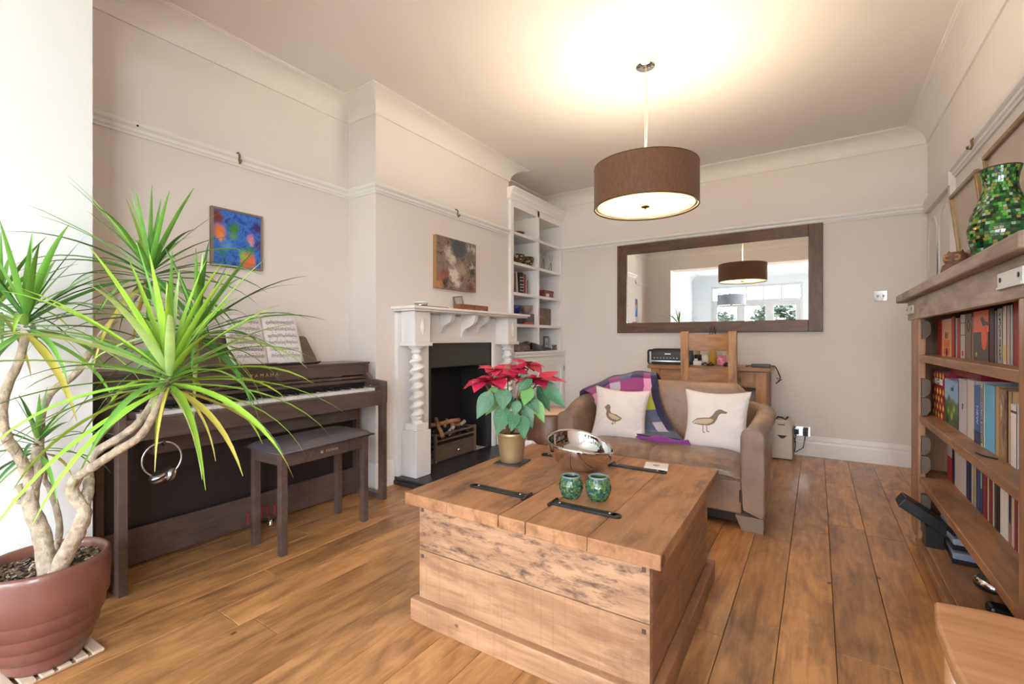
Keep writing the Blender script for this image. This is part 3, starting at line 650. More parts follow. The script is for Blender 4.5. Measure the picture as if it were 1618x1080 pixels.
stem([(-2.165,.454,.295),(-2.177,.454,.351),(-2.193,.467,.441),(-2.204,.46,.518),(-2.223,.447,.584),(-2.237,.438,.616),(-2.234,.44,.671),(-2.245,.433,.72)],.011,.007)
for (x,y,z,dx,dy,dz) in ((-2.185,.385,.56,-.03,-.02,.005),(-2.18,.38,.585,-.012,-.012,.035)): ob('cut_stub',B().tube([(x,y,z),(x+dx*.6,y+dy*.6,z+dz*.6),(x+dx,y+dy,z+dz)],[.012,.010,.011],10),M_trunk,dp_,world=True)
nleaf=0
def dleaf(c,az,el,L,w,droop,mi,twist=0):
    global nleaf
    d=Vector((math.cos(az)*math.cos(el),math.sin(az)*math.cos(el),math.sin(el))); p=Vector(c)+d*.012
    n=9; vs=[]; ps=[]; cur=d.copy()
    for i in range(n+1):
        t=i/n; ps.append((p.copy(),cur.copy(),t)); 
        cur=(cur+Vector((0,0,-droop*(.25+1.6*t)))/n).normalized(); p=p+cur*(L/n)
    for p,cur,t in ps:
        if p.x<XJ+.012 and p.y<YN1+.01: p.x=XJ+.012+.01*t
        if p.x<XL+.02: p.x=XL+.02
        sd=cur.cross(Vector((0,0,1))); sd=sd.normalized() if sd.length>.05 else Vector((math.sin(az),-math.cos(az),0))
        sd=(Matrix.Rotation(twist*(.3+t),3,cur)@sd)
        up=sd.cross(cur).normalized(); ww=w*(.55+.45*min(1,t*5))*(1-t**2.2)+.0006
        vs+= [p-sd*ww+up*ww*.35, p, p+sd*ww+up*ww*.35]
    fs=[]
    for i in range(n):
        for k in range(2): fs.append((i*3+k,i*3+k+1,i*3+3+k+1,i*3+3+k))
    ob('leaf',B().add(vs,fs,0,True),M_leafs[mi],dp_,world=True,recalc=False); nleaf+=1
heads=[((-1.665,.601,.975),60,.455,.0118,[0,0,0,1,3]),((-2.294,.76,1.358),54,.43,.0095,[1,1,2,0,1]),((-1.929,.786,1.120),44,.40,.0100,[1,2,2,1,3]),((-2.119,.372,1.145),44,.36,.0105,[1,0,2,1,1]),((-2.225,.42,.735),24,.19,.007,[1,2,2,1]),((-2.28,.34,1.21),22,.25,.009,[0,1,2])]
RH=random.Random(21)
for c,n,L,w,cols in heads:
    for k in range(n):
        f=k/(n-1); az=k*2.39996+RH.uniform(-.2,.2)
        el=rad(82-108*f**.85)+RH.uniform(-.12,.12)
        l=L*RH.uniform(.8,1.1)*(.78+.3*min(1,f*2.5)); 
        cc=Vector(c)+Vector((0,0,.03*(1-f)-.03*f))
        dleaf(cc,az,el,l,w*RH.uniform(.8,1.15),RH.uniform(.1,.55)+f*.95,RH.choice(cols) if f<.93 or RH.random()<.6 else 4,RH.uniform(-.5,.5))
for az,x,y,z in ((.2,-1.66,.60,.955),(-.5,-1.66,.6,.955),(1.2,-1.93,.78,1.09),(2.5,-2.12,.37,1.12),(-1.5,-2.3,.76,1.33)):
    dleaf((x,y,z),az,-.3,.30,.004,1.9,4,.3)
# ================================================================== WALL PICTURES, HOOKS, SWITCH, SOCKET
def canvas(name,label,x,y0,y1,z0,z1,dep,m,frm,fm,inner=.012):
    t=thing(name,label,'painting',(x,(y0+y1)/2,(z0+z1)/2))
    b=B().box(x,x+dep,y0,y0+frm,z0,z1).box(x,x+dep,y1-frm,y1,z0,z1).box(x,x+dep,y0+frm,y1-frm,z0,z0+frm).box(x,x+dep,y0+frm,y1-frm,z1-frm,z1)
    ob('frame',b,fm,t,world=True,bevel=.001)
    ob('canvas_backing',B().box(x+.002,x+dep-inner,y0+frm,y1-frm,z0+frm,z1-frm),fm,t,world=True)
    uvquad('painted_canvas',[(x+dep-inner+.001,y0+frm,z0+frm),(x+dep-inner+.001,y1-frm,z0+frm),(x+dep-inner+.001,y1-frm,z1-frm),(x+dep-inner+.001,y0+frm,z1-frm)],m,t)
    return t
blue=blobs('blue_abstract_paint',[(30,40,120),(26,70,170),(60,130,214),(30,60,160),(20,36,110)],[(.06,.86,.12,(120,50,46)),(.12,.60,.12,(222,120,60)),(.14,.50,.06,(232,150,80)),(.42,.68,.10,(62,130,60)),(.40,.56,.06,(100,160,60)),(.78,.55,.07,(226,130,140)),(.80,.47,.04,(236,170,180)),(.74,.30,.09,(50,140,110)),(.60,.25,.06,(120,180,50)),(.72,.12,.16,(230,120,70)),(.62,.19,.06,(130,200,60)),(.18,.22,.08,(50,130,120)),(.95,.45,.10,(66,50,140)),(.92,.80,.10,(60,40,120)),(.28,.36,.09,(90,150,214))],.45,9,.12)
canvas('abstract_painting','blue abstract painting with orange and green patches on the alcove wall',-2.999,1.285,1.585,1.535,1.885,.03,blue,.012,mat('weathered_grey_wood',(140,122,108),.6,noise=.15),.008)
brown=blobs('brown_abstract_paint',[(60,46,40),(96,76,62),(150,130,112),(92,96,100),(50,50,54)],[(.30,.72,.10,(204,192,180)),(.38,.58,.09,(214,198,182)),(.42,.30,.12,(220,208,196)),(.50,.14,.07,(226,214,202)),(.62,.42,.12,(176,148,124)),(.55,.85,.20,(74,84,92)),(.85,.72,.10,(110,108,90)),(.22,.30,.09,(132,72,56)),(.10,.20,.08,(170,100,72)),(.20,.12,.07,(40,34,34)),(.85,.08,.09,(120,60,48)),(.05,.04,.08,(196,140,96)),(.88,.40,.07,(40,44,46)),(.92,.93,.02,(230,226,220)),(.95,.86,.015,(235,230,224)),(.80,.9,.02,(220,214,204)),(.9,.52,.02,(230,226,220))],.5,11,.20)
canvas('abstract_painting','brown and grey abstract canvas hanging above the mantelpiece',XCH+.001,2.86,3.40,1.53,1.975,.035,brown,.003,mat('canvas_edge_tan',(170,128,84),.6),.001)
def hook(label,x,y,sx):
    b=B().tube([(x,y,2.238),(x+sx*.03,y,2.245),(x+sx*.047,y,2.225),(x+sx*.042,y,2.195),(x+sx*.050,y,2.175),(x+sx*.062,y,2.18),(x+sx*.064,y,2.195)],.0065,6)
    tag(ob('picture_hook',b,M_brass),label,'picture hook','hooks on the picture rail')
hook('brass picture hook on the rail above the blue painting',XL,1.435,1); hook('brass picture hook on the rail above the mantelpiece',XCH,3.13,1); hook('brass picture hook on the rail at the right wall',XR,3.62,-1)
tag(ob('rail_screw',B().lathe([(.006,0),(.004,.004),(0,.005)],8,(XL+.034,.93,2.215),rot=Matrix.Rotation(PI/2,3,'Y')),M_irond),'tiny dark screw in the picture rail near the left opening','screw')
def sw(name,label,x,z,w,h,cat,dials=0):
    t=thing(name,label,cat,(x,YB,z)); ob('plate',B().box(x-w/2,x+w/2,YB-.008,YB,z-h/2,z+h/2),M_chrome,t,world=True,bevel=.002); return t
t=sw('dimmer_switch','square chrome dimmer switch plate beside the mirror',.465,1.476,.09,.09,'light switch')
for dx in (-.02,.02): ob('knob',B().lathe([(0,0),(.011,0),(.010,.014),(0,.016)],14,(.465+dx,YB-.008,1.476),rot=Matrix.Rotation(PI/2,3,'X')),M_chrome,t,world=True)
t=sw('double_socket','chrome double socket on the back wall above the skirting',-.128,.225,.15,.09,'socket')
for dx in (-.035,.035): ob('outlet',B().box(-.128+dx-.02,-.128+dx+.02,YB-.010,YB-.008,.198,.245),M_black,t,world=True)
for k,(x,z,l) in enumerate(((-.165,.222,'round black plug in the left socket by the skirting'),(-.09,.212,'lower black plug at the right of the chrome socket'),(-.088,.252,'small upper plug at the right of the chrome socket'))):
    o=ob('plug',B().cbox(x,YB-.031,z,.042,.04,.046 if k<2 else .028).tube([(x,YB-.05,z-.01),(x,YB-.07,z-.03),(x-.02,YB-.06,.08),(x-.08,YB-.05,.03)],.0035,6),M_black,bevel=.006); tag(o,l,'plug')
# ================================================================== MANTEL OBJECTS
Z=1.3455
tag(ob('slate_tray',B().box(-2.62,-2.46,2.46,2.80,Z,Z+.006),M_slate,bevel=.002),'thin dark tray on the left end of the mantel shelf','tray')
tn=thing('metal_tin','silver round tin on the dark tray on the mantel','tin',(-2.57,2.60,Z+.006)); ob('body',B().lathe([(0,0),(.05,0),(.05,.022)],24),M_chrome,tn); ob('lid',B().lathe([(.052,.022),(.052,.034),(.048,.037),(0,.037)],24),M_paper,tn)
ow=wood('reclaimed_block_wood',(160,100,66),(112,66,44),'y',3,.5,knots=.3,rnd=.05)
bx=thing('wooden_block_box','low carved brown wooden box in two halves on the mantel','box',(-2.58,3.24,Z))
for a,e in ((-.20,-.012),(-.006,.20)): ob('block',B().box(-.04,.04,a,e,0,.055),ow,bx,bevel=.004)
fr=thing('photo_frame','small tilted black and white photograph behind the wooden box','photo frame',(-2.615,3.16,Z),rad(0))
Mf=Matrix.Translation((-2.655,3.175,Z))@Matrix.Rotation(rad(-10),4,'Y')@Matrix.Rotation(rad(8),4,'X')
b=B().box(0,.008,-.06,.06,0,.135); b.xf(Mf); ob('frame',b,M_iron,fr,world=True)
uvquad('photograph',[Mf@Vector(p) for p in ((.0085,-.05,.01),(.0085,.05,.01),(.0085,.05,.125),(.0085,-.05,.125))],blobs('grey_photo',[(150,144,140),(196,190,186),(120,116,114)],[(.45,.5,.22,(220,214,210)),(.6,.3,.12,(90,86,84))],.3,6,.1,0),fr)
# ================================================================== ALCOVE SHELF OBJECTS
sx=-2.78
def bowl(name,label,x,y,z,r,h,m,cat='bowl',grp=None,sq=1):
    t=tag(ob(name,B().lathe([(0,0),(r*.45,0),(r*.5,.004),(r*.85,h*.55),(r,h),(r*.95,h),(r*.8,h*.55),(r*.4,.012),(0,.010)],28,(x,y,z)),m),label,cat,grp); return t
bowl('shallow_dish','small brown carved wooden dish on the top left shelf',sx+.02,4.27,SH[4],.085,.035,mat('dark_carved_wood',(110,72,44),.5,noise=.2,nscale=30))
bowl('shallow_dish','flat pale dish on the top right shelf',sx,4.88,SH[4],.09,.016,M_white)
def mosaic(name,prof,nr,nc,mats,par=None,th=.0012,gap=.10,c=(0,0,0),jit=.15,seed=1,R0=0):
    """glued glass pieces over a turned body; prof = (r,z) samples"""
    rr=random.Random(seed); b=B(); n=len(prof)-1
    seg=[0]
    for i in range(n): seg.append(seg[-1]+math.dist(prof[i],prof[i+1]))
    def at(t):
        s=t*seg[-1]
        for i in range(n):
            if s<=seg[i+1]+1e-9: f=(s-seg[i])/(seg[i+1]-seg[i]+1e-9); return prof[i][0]+(prof[i+1][0]-prof[i][0])*f,prof[i][1]+(prof[i+1][1]-prof[i][1])*f
        return prof[-1]
    for i in range(nr):
        off=rr.random()
        for j in range(nc):
            if rr.random()<.02: continue
            cs=[]
            for (a,d) in ((gap/2,gap/2),(1-gap/2,gap/2),(1-gap/2,1-gap/2),(gap/2,1-gap/2)):
                r,z=at(min(1,max(0,(i+d+rr.uniform(-jit,jit)*.3)/nr))); g=2*PI*(j+off+a+rr.uniform(-jit,jit)*.3)/nc; r+=th
                cs.append((c[0]+r*math.cos(g),c[1]+r*math.sin(g),c[2]+z))
            b.add(cs,[(0,1,2,3)],rr.randrange(len(mats)),False)
    return ob(name,b,mats,par,kind='stuff',recalc=True)
MG=[mat('green_glass_'+str(i),c,.12,spec=.7) for i,c in enumerate(((24,92,30),(46,140,44),(14,56,26),(96,170,60),(60,84,30),(150,140,60),(20,70,40),(36,110,36),(150,180,160),(26,40,24)))]
MT=[mat('teal_glass_'+str(i),c,.15,spec=.7) for i,c in enumerate(((40,90,70),(60,120,80),(90,130,60),(60,90,96),(110,120,50),(30,70,60),(110,130,120)))]
MB=[mat('bronze_glass_'+str(i),c,.2,spec=.6) for i,c in enumerate(((96,80,40),(60,50,30),(140,110,50),(170,160,130),(80,60,40)))]
for k,(y,l) in enumerate(((4.245,'brown and gold mosaic bowl, left of the pair on the shelf'),(4.448,'brown and gold mosaic bowl, right of the pair on the shelf'))):
    t=thing('mosaic_bowl',l,'bowl',(sx+.02,y,SH[3]),0,'pair of mosaic bowls'); pf=[(.05,0),(.075,.03),(.094,.075),(.100,.105)]
    ob('bowl_body',B().lathe(pf+[(.095,.105),(.07,.04),(0,.02)],28),MB[1],t); mosaic('glass_pieces',pf,7,26,MB,t,seed=k)
def deer(label,x,y,z,s):
    t=thing('twig_figurine',label,'figurine',(x,y,z)); b=B()
    for dx,dy in ((-.03,-.01),(.0,.01),(.02,-.01),(-.01,.015)): b.tube([(dx*s,dy*s*2,0),(dx*.6*s,dy*s,.09*s),(dx*.2*s,0,.14*s)],.0035*s,5)
    ob('legs',b,M_iron,t); b=B()
    for g in (-1,1):
        b.tube([(0,0,.13*s),(.0,g*.02*s,.17*s),(0,g*.04*s,.24*s)],.003*s,5)
        for q in (.17,.20,.225): b.tube([(0,g*.03*s,q*s),(0,g*(.055)*s,(q+.035)*s)],.0022*s,5).tube([(0,g*.03*s,q*s),(0.01*s,g*.012*s,(q+.04)*s)],.0022*s,5)
    ob('antlers',b,M_steel,t)
deer('antlered metal twig figurine, left on the right shelf',sx+.04,4.83,SH[3],1.0); deer('slimmer twig figurine, right on the right shelf',sx+.04,5.01,SH[3],.85)
def book(label,x0,x1,y0,y1,z,h,c,grp,tilt=0,ax='y',spine=None,txt=None,c2=None,tm=None,ts=.014):
    """spine toward +X (alcove) or -X (right bookcase); thickness along Y"""
    sgn=1 if x1>x0 else -1
    t=thing('book',label,'book',(x1,(y0+y1)/2,z),0,grp); t.rotation_euler=(rad(tilt),0,0)
    w=abs(y1-y0)/2; d=abs(x1-x0); M1=c if hasattr(c,'name') else mat('book_cover',c,.5)
    lo,hi=(-d,0) if sgn>0 else (0,d)
    cv=B().box(lo,hi,-w,-w+.0015,0,h).box(lo,hi,w-.0015,w,0,h).box(-.0015 if sgn>0 else 0,0 if sgn>0 else .0015,-w,w,0,h)
    ob('cover',cv,M1,t)
    ob('pages',B().box(lo+.003,hi-.003,-w+.0015,w-.0015,.003,h-.003),M_paper,t)
    if c2: ob('spine_band',B().box(*((0,.0004) if sgn>0 else (-.0004,0)),-w,w,h*c2[1],h*c2[2]),mat('spine_band_ink',c2[0],.5),t)
    if txt:
        M=basis((.0006*sgn,0,h*.5),(0,0,-1) ,(0,sgn*1.0,0)) if sgn>0 else basis((-.0006,0,h*.5),(0,0,-1),(0,-1,0))
        text('title_lettering',txt,ts,M,tm or M_white,t,.0003,world=False)
    return t
G='books on the alcove shelf'; y=4.165; q_=.70
for k,(w,h,c,tl,l) in enumerate(((.022,.215,(150,130,124),0,'slim taupe book, first from the left on the alcove shelf'),(.016,.22,(96,80,74),0,'narrow dark brown book, second on the alcove shelf'),(.03,.235,(190,186,176),4,'pale grey green book leaning on the alcove shelf'),(.026,.245,(224,222,214),6,'white book leaning on the alcove shelf'))):
    w*=q_; book(l,-2.96,-2.73,y,y+w,SH[2],h,c,G,tl); y+=w+.006
y+=.02
for k,(w,h,c,l) in enumerate(((.044,.235,(58,54,56),'thick charcoal book with banded spine on the alcove shelf'),(.044,.24,(44,42,44),'thick black book with banded spine on the alcove shelf'))):
    w*=q_; t=book(l,-2.96,-2.72,y,y+w,SH[2],h,c,G,2); y+=w+.006
    for q in (.15,.3,.42,.6,.75): ob('spine_band',B().box(0,.0006,-w/2+.002,w/2-.002,h*q,h*q+.008),M_paper,t)
for k,(w,h,c,l) in enumerate(((.022,.225,(170,130,122),'dusky pink book on the alcove shelf'),(.026,.23,(178,62,50),'red book, left of two on the alcove shelf'),(.024,.225,(160,52,44),'dark red book, right of two on the alcove shelf'),(.03,.20,(196,188,180),'cream book at the right end of the alcove shelf'),(.022,.16,(70,60,58),'short dark book at the right end of the alcove shelf'))):
    w*=q_; book(l,-2.96,-2.73,y,y+w,SH[2],h,c,G,0); y+=w+.003
t=thing('keepsake_box','reddish brown wooden box on the right alcove shelf','box',(sx,4.87,SH[2])); mb=mat('red_brown_wood',(130,66,48),.35,noise=.15); ob('body',B().box(-.10,.09,-.11,.11,0,.055),mb,t,bevel=.003); ob('lid',B().box(-.105,.095,-.115,.115,.057,.085),mb,t,bevel=.004); ob('label_plate',B().box(.09,.093,-.07,.0,.01,.045),M_paper,t)
bowl('footed_bowl','deep blue conical bowl on the dark box',sx+.01,4.265,SH[1]+.12,.075,.085,mat('blue_glaze',(40,50,110),.2)); bowl('footed_bowl','taupe grey conical bowl on the grey box',sx+.03,4.45,SH[1]+.125,.075,.09,mat('taupe_glaze',(140,124,116),.35))
tag(ob('dark_box',B().box(sx-.1,sx+.06,4.17,4.355,SH[1],SH[1]+.119),M_slate,bevel=.003),'black box under the blue bowl','box'); tag(ob('grey_box',B().box(sx-.1,sx+.08,4.365,4.54,SH[1],SH[1]+.124),mat('grey_card',(104,98,98),.6),bevel=.003),'grey box under the taupe bowl','box')
tag(ob('red_case',B().box(sx+.085,sx+.115,4.29,4.49,SH[1],SH[1]+.022),mat('red_plastic',(214,66,70),.4),bevel=.006),'small red case at the front edge of the shelf','case')
t=thing('picture_block','brown picture in a frame leaning on the right alcove shelf','picture',(sx,4.915,SH[1])); ob('frame',B().box(-.03,-.01,-.19,.19,0,.215),M_iron,t,bevel=.002)
uvquad('picture',[(-.009,-.175,.015),(-.009,.175,.015),(-.009,.175,.2),(-.009,-.175,.2)],blobs('brown_picture',[(80,56,44),(130,96,74),(90,66,52)],[(.25,.5,.08,(170,150,130)),(.5,.45,.10,(150,120,96)),(.75,.5,.08,(110,70,50))],.4,7,.1,0),t,world=False)
# folded bag and frames on the counter
bg_=thing('folded_bag','crumpled dark grey and red patterned bag on the cabinet top','bag',(-2.76,4.38,.9625))
def bagf(u,v):
    x=-.16+.28*v; y=-.30+.455*u; h=.135*math.sin(PI*min(1,max(0,v*1.02)))**.6*(.55+.45*math.sin(u*7+v*2)*.5+.3*math.sin(u*PI)); return (x+.02*math.sin(u*9),y,max(.002,h*min(1,6*u)*min(1,6*(1-u))))
ob('fabric',B().grid(bagf,26,14,mf=lambda i,j:1 if (i*j)%11==3 else (2 if i>17 else 0)),[mat('grey_taupe_fabric',(120,104,104),.8,noise=.2,nscale=20),mat('dusky_red_fabric',(170,110,112),.8),M_black],bg_); ob('strap',B().tube([(.10,-.30,.006),(.145,-.1,.006),(.150,.1,.006),(.14,.30,.006)],.006,6),M_black,bg_); ob('flap',B().grid(lambda u,v:(.112+.035*v+.01*math.sin(u*8),-.02+.42*u,max(.003,(.10-.07*u)*math.sin(PI*min(1,v*.95+.03))**.7)),14,8),M_black,bg_)
t=thing('photo_frame','small dark framed photograph standing on the cabinet top','photo frame',(-2.74,4.90,.9625),rad(8)); ob('frame',B().box(-.012,0,-.075,.075,0,.17),M_irond,t,bevel=.002); ob('stand',B().prism([(-.01,.12),(-.07,0),(-.06,0)],-.02,.02,'y'),M_irond,t)
uvquad('photograph',[(.001,-.055,.02),(.001,.055,.02),(.001,.055,.15),(.001,-.055,.15)],blobs('small_photo',[(190,184,176),(150,150,140)],[(.4,.45,.14,(80,90,100)),(.62,.4,.14,(130,100,80))],.3,5,.05,0),t,world=False)
t=thing('egg_cup','small brown turned pot at the right end of the cabinet top','pot',(-2.72,5.06,.9625)); ob('body',B().lathe([(0,0),(.035,0),(.03,.02),(.02,.032),(.03,.05),(.036,.062),(.026,.062),(0,.045)],20),mat('brown_pottery',(120,96,66),.4,noise=.2),t)
# ================================================================== PENDANT LAMPS
M_shade,_t,_p=newmat('brown_fabric_shade'); _N=_t.nodes;_L=_t.links
_tc=_N.new('ShaderNodeTexCoord'); _m=_N.new('ShaderNodeMapping'); _m.inputs['Scale'].default_value=(30,30,9); _L.new(_tc.outputs['Object'],_m.inputs[0])
_n=_N.new('ShaderNodeTexNoise'); _n.inputs['Scale'].default_value=3; _n.inputs['Detail'].default_value=6; _L.new(_m.outputs[0],_n.inputs['Vector'])
_c=_N.new('ShaderNodeValToRGB'); _c.color_ramp.elements[0].color=sRGB(84,66,54); _c.color_ramp.elements[1].color=sRGB(132,106,86); _c.color_ramp.elements[0].position=.3;_c.color_ramp.elements[1].position=.7; _L.new(_n.outputs[0],_c.inputs[0]); _L.new(_c.outputs[0],_p.inputs['Base Color']); _p.inputs['Roughness'].default_value=.6; _p.inputs['Sheen Weight'].default_value=.15
_tr=_N.new('ShaderNodeBsdfTranslucent'); _tr.inputs[0].default_value=(.75,.42,.22,1); _x=_N.new('ShaderNodeMixShader'); _x.inputs[0].default_value=.36
_L.new(_p.outputs[0],_x.inputs[1]); _L.new(_tr.outputs[0],_x.inputs[2]); _L.new(_x.outputs[0],_N['Material Output'].inputs[0])
M_diff,_t,_p=newmat('frosted_diffuser'); _N=_t.nodes;_L=_t.links
_tr=_N.new('ShaderNodeBsdfTranslucent'); _tr.inputs[0].default_value=(.90,.78,.58,1); _x=_N.new('ShaderNodeMixShader'); _x.inputs[0].default_value=.75; _p.inputs['Base Color'].default_value=(.9,.84,.72,1)
_L.new(_p.outputs[0],_x.inputs[1]); _L.new(_tr.outputs[0],_x.inputs[2]); _L.new(_x.outputs[0],_N['Material Output'].inputs[0])
M_lin=mat('white_shade_lining',(.85,.8,.72),.7); M_bulb=mat('lit_bulb',(1,.82,.55),.4,emit=30); M_wire=mat('clear_flex',(200,190,176),.3); M_bronze=mat('bronze_fitting',(110,84,56),.3,.8)
def pendant(label,x,y,ztop,zb,r,h,lit,shade):
    t=thing('pendant_lamp',label,'pendant lamp',(x,y,zb))
    c=ztop-zb
    ob('ceiling_rose',B().lathe([(.066,c),(.066,c-.022),(.060,c-.026),(.060,c-.062)],28,cap=False),M_whitep,t); ob('rose_plate',B().lathe([(0,c-.066),(.056,c-.066),(.060,c-.060)],28),M_chrome,t)
    ob('flex',B().tube([(0.004,0,c-.066),(.012,.004,c*.62),(.003,0,h+.06),(0,0,h*.55)],.0022,6).tube([(-.002,0,c-.066),(-.004,.003,c*.6),(-.001,0,h*.55)],.0014,6),M_wire,t)
    ob('spider',B().tube([(-r+.002,0,h-.012),(r-.002,0,h-.012)],.003,6).tube([(0,-r+.002,h-.012),(0,r-.002,h-.012)],.003,6).cyl((0,0,.02),(0,0,h),.006,8),M_chrome,t)
    s=ob('lamp_shade',B().lathe([(r,0),(r,h)],96,cap=False),shade,t,recalc=False)
    ob('lining',B().lathe([(r-.004,.002),(r-.004,h-.002)],96,cap=False),M_lin,s,recalc=False)
    ob('trim_ring',B().lathe([(r+.001,-.003),(r+.001,.004),(r-.008,.004),(r-.008,-.003),(r+.001,-.003)],96,cap=False).lathe([(r+.001,h-.003),(r+.001,h+.003),(r-.006,h+.003),(r-.006,h-.003),(r+.001,h-.003)],96,cap=False),M_bronze,s)
    ob('diffuser',B().lathe([(0,.016),(r-.020,.016),(r-.018,.020),(0,.020)],64,cap=False),M_diff if lit else M_white,t)
    ob('diffuser_rim',B().lathe([(r-.024,.008),(r-.009,.008),(r-.009,.022),(r-.024,.022),(r-.024,.008)],64,cap=False),M_whitep,t)
    ob('finial',B().lathe([(0,-.014),(.005,-.011),(.005,-.004),(.026,0),(.028,.006),(.014,.014),(0,.014)],24),M_bronze,t)
    for k in range(3):
        a=.5+k*2*PI/3; bx,by=.14*math.cos(a),.14*math.sin(a)
        b_=ob('bulb',B().lathe([(0,-.045),(.018,-.038),(.026,-.018),(.022,.006),(.012,.026),(.012,.05),(0,.05)],14,(bx,by,.13)),M_bulb if lit else M_whitep,t)
        ob('bulb_holder',B().tube([(bx,by,.185),(bx,by,.20),(0,0,.20)],.008,8),M_chrome,t)
        if lit:
            l=bpy.data.lights.new('bulb_light','POINT'); l.energy=LAMP_W; l.color=(1,.85,.66); l.shadow_soft_size=.03
            lo=bpy.data.objects.new('bulb_light',l); COL.objects.link(lo); lo.parent=t; lo.location=(bx*1.0,by*1.0,.225 if k!=9 else .1)
            l2=bpy.data.lights.new('bulb_light','POINT'); l2.energy=LAMP_W*.05; l2.color=(1,.85,.66); l2.shadow_soft_size=.025
            lo=bpy.data.objects.new('bulb_light',l2); COL.objects.link(lo); lo.parent=t; lo.location=(bx*1.0,by*1.0,.065)
    return t
pendant('large brown drum pendant lamp, lit, hanging over the room',-.90,2.88,ZC,1.925,.318,.25,True,M_shade)
pendant('grey drum pendant lamp of the front room seen in the mirror',-1.75,-2.1,ZC+.085,1.925,.318,.25,False,mat('grey_fabric_shade',(130,132,144),.7,noise=.1))
# ================================================================== MIRROR
mr=thing('wall_mirror','wide rectangular mirror in a dark brown wooden frame on the back wall','mirror',(-.935,YB-.03,1.67))
mx0,mx1,mz0,mz1=-1.93,.045,1.168,2.172; f=.112; y0,y1=YB-.045,YB-.003
ob('frame_rail',B().box(mx0+f,mx1-f,y0,y1,mz0,mz0+f),M_mirw,mr,bevel=.004,world=True); ob('frame_rail',B().box(mx0+f,mx1-f,y0,y1,mz1-f,mz1),M_mirw,mr,bevel=.004,world=True)
ob('frame_stile',B().box(mx0,mx0+f,y0,y1,mz0,mz1),M_mirwz,mr,bevel=.004,world=True); ob('frame_stile',B().box(mx1-f,mx1,y0,y1,mz0,mz1),M_mirwz,mr,bevel=.004,world=True)
ob('mirror_glass',B().box(mx0+f-.01,mx1-f+.01,YB-.028,YB-.010,mz0+f-.01,mz1-f+.01),M_mirror,mr,world=True)
# ================================================================== DESK, CHAIR AND WHAT STANDS THERE
dk=thing('desk','long oak writing desk with drawers against the back wall','desk',(-.875,4.86,0)); DZ=.842
def dd(n,b,m=M_oak,bev=.003,par=None): return ob(n,b,m,par or dk,bevel=bev,world=True)
dd('desk_top',B().box(-1.415,-.34,4.585,5.14,DZ-.035,DZ),bev=.006)
for xa in (-1.385,-.455):
    for yy in (4.61,5.03): dd('leg',B().box(xa,xa+.085,yy,yy+.085,0,DZ-.035),M_oakZ)
dd('apron',B().box(-1.30,-.455,4.62,4.64,.66,DZ-.035)); dd('side_rail',B().box(-1.375,-1.355,4.695,5.03,.62,DZ-.035)); dd('side_rail',B().box(-.40,-.38,4.695,5.03,.62,DZ-.035)); dd('back_rail',B().box(-1.30,-.455,5.08,5.10,.62,DZ-.035))
dd('side_panel',B().box(-.392,-.378,4.695,5.03,.12,.62),M_oakZ)
for xa,xb in ((-1.29,-1.04),(-1.02,-.72),(-.70,-.47)):
    w=dd('drawer',B().box(xa,xb,4.605,4.622,.675,.795)); ob('pull',B().cbox((xa+xb)/2 if xa>-1.2 else xb-.04,4.60,.735,.03,.012,.05),M_iron,w,bevel=.003,world=True)
ch=thing('oak_chair','light oak dining chair with two curved back rails at the desk','chair',(-.778,4.42,0))
CX0,CX1=-1.003,-.553
for xa in (CX0,CX1-.068): 
    ob('back_post',B().prism([(4.20,0),(4.245,0),(4.255,.45),(4.235,1.155),(4.225,1.165),(4.20,1.165),(4.195,1.15),(4.215,.45)],xa,xa+.068,'x'),M_oakZ,ch,world=True,bevel=.004)
    ob('front_leg',B().box(xa,xa+.05,4.575,4.62,0,.43),M_oakZ,ch,world=True,bevel=.003)
def rail_(z0,z1,bow,up):
    b=B(); n=12
    vs=[];fs=[]
    for i in range(n+1):
        x=CX0+.068+(CX1-CX0-.136)*i/n; q=1-(2*i/n-1)**2; y=4.212+bow*q
        for (yy,zz) in ((y,z0-up*.3*q),(y,z1-up*q),(y+.02,z1-up*q),(y+.02,z0-up*.3*q)): vs.append((x,yy,zz))
    for i in range(n):
        for k in range(4): l=(k+1)%4; fs.append((i*4+k,i*4+l,i*4+4+l,i*4+4+k))
    fs.append((3,2,1,0)); fs.append(tuple(n*4+k for k in range(4)))
    return b.add(vs,fs,0,False)
ob('top_rail',rail_(.998,1.150,.02,.012),M_oak,ch,world=True,bevel=.002); ob('lower_rail',rail_(.62,.85,.02,.008),M_oak,ch,world=True,bevel=.002)
ob('seat',B().box(CX0-.005,CX1+.005,4.20,4.64,.43,.47),M_oak,ch,world=True,bevel=.008)
for y in (4.22,4.585): ob('stretcher',B().box(CX0+.05,CX1-.05,y,y+.02,.18,.21),M_oak,ch,world=True)
pt=thing('printer','black inkjet printer at the left end of the desk','printer',(-1.26,4.86,DZ))
ob('body',B().prism([(-.19,0),(.19,0),(.20,.02),(.20,.135),(.185,.15),(-.185,.15),(-.20,.135),(-.20,.02)],-.13,.13,'y'),M_black,pt,bevel=.006)
ob('front_tray',B().box(-.15,.17,-.142,-.128,.045,.125),mat('dark_grey_plastic',(58,58,62),.3),pt,bevel=.004); ob('side_strip',B().box(-.175,-.155,-.14,-.125,.01,.13),M_steel,pt,bevel=.003); ob('lid',B().box(-.15,.17,-.10,.11,.15,.158),M_black,pt,bevel=.003); ob('output_slot',B().box(-.15,.17,-.146,-.14,.028,.04),M_chrome,pt); ob('badge',B().box(-.02,.04,-.1435,-.142,.10,.112),M_paper,pt)
for k in range(8): ob('button',B().box(-.13+k*.032,-.115+k*.032,-.1445,-.142,.062,.069),M_steel,pt)
dy=4.86
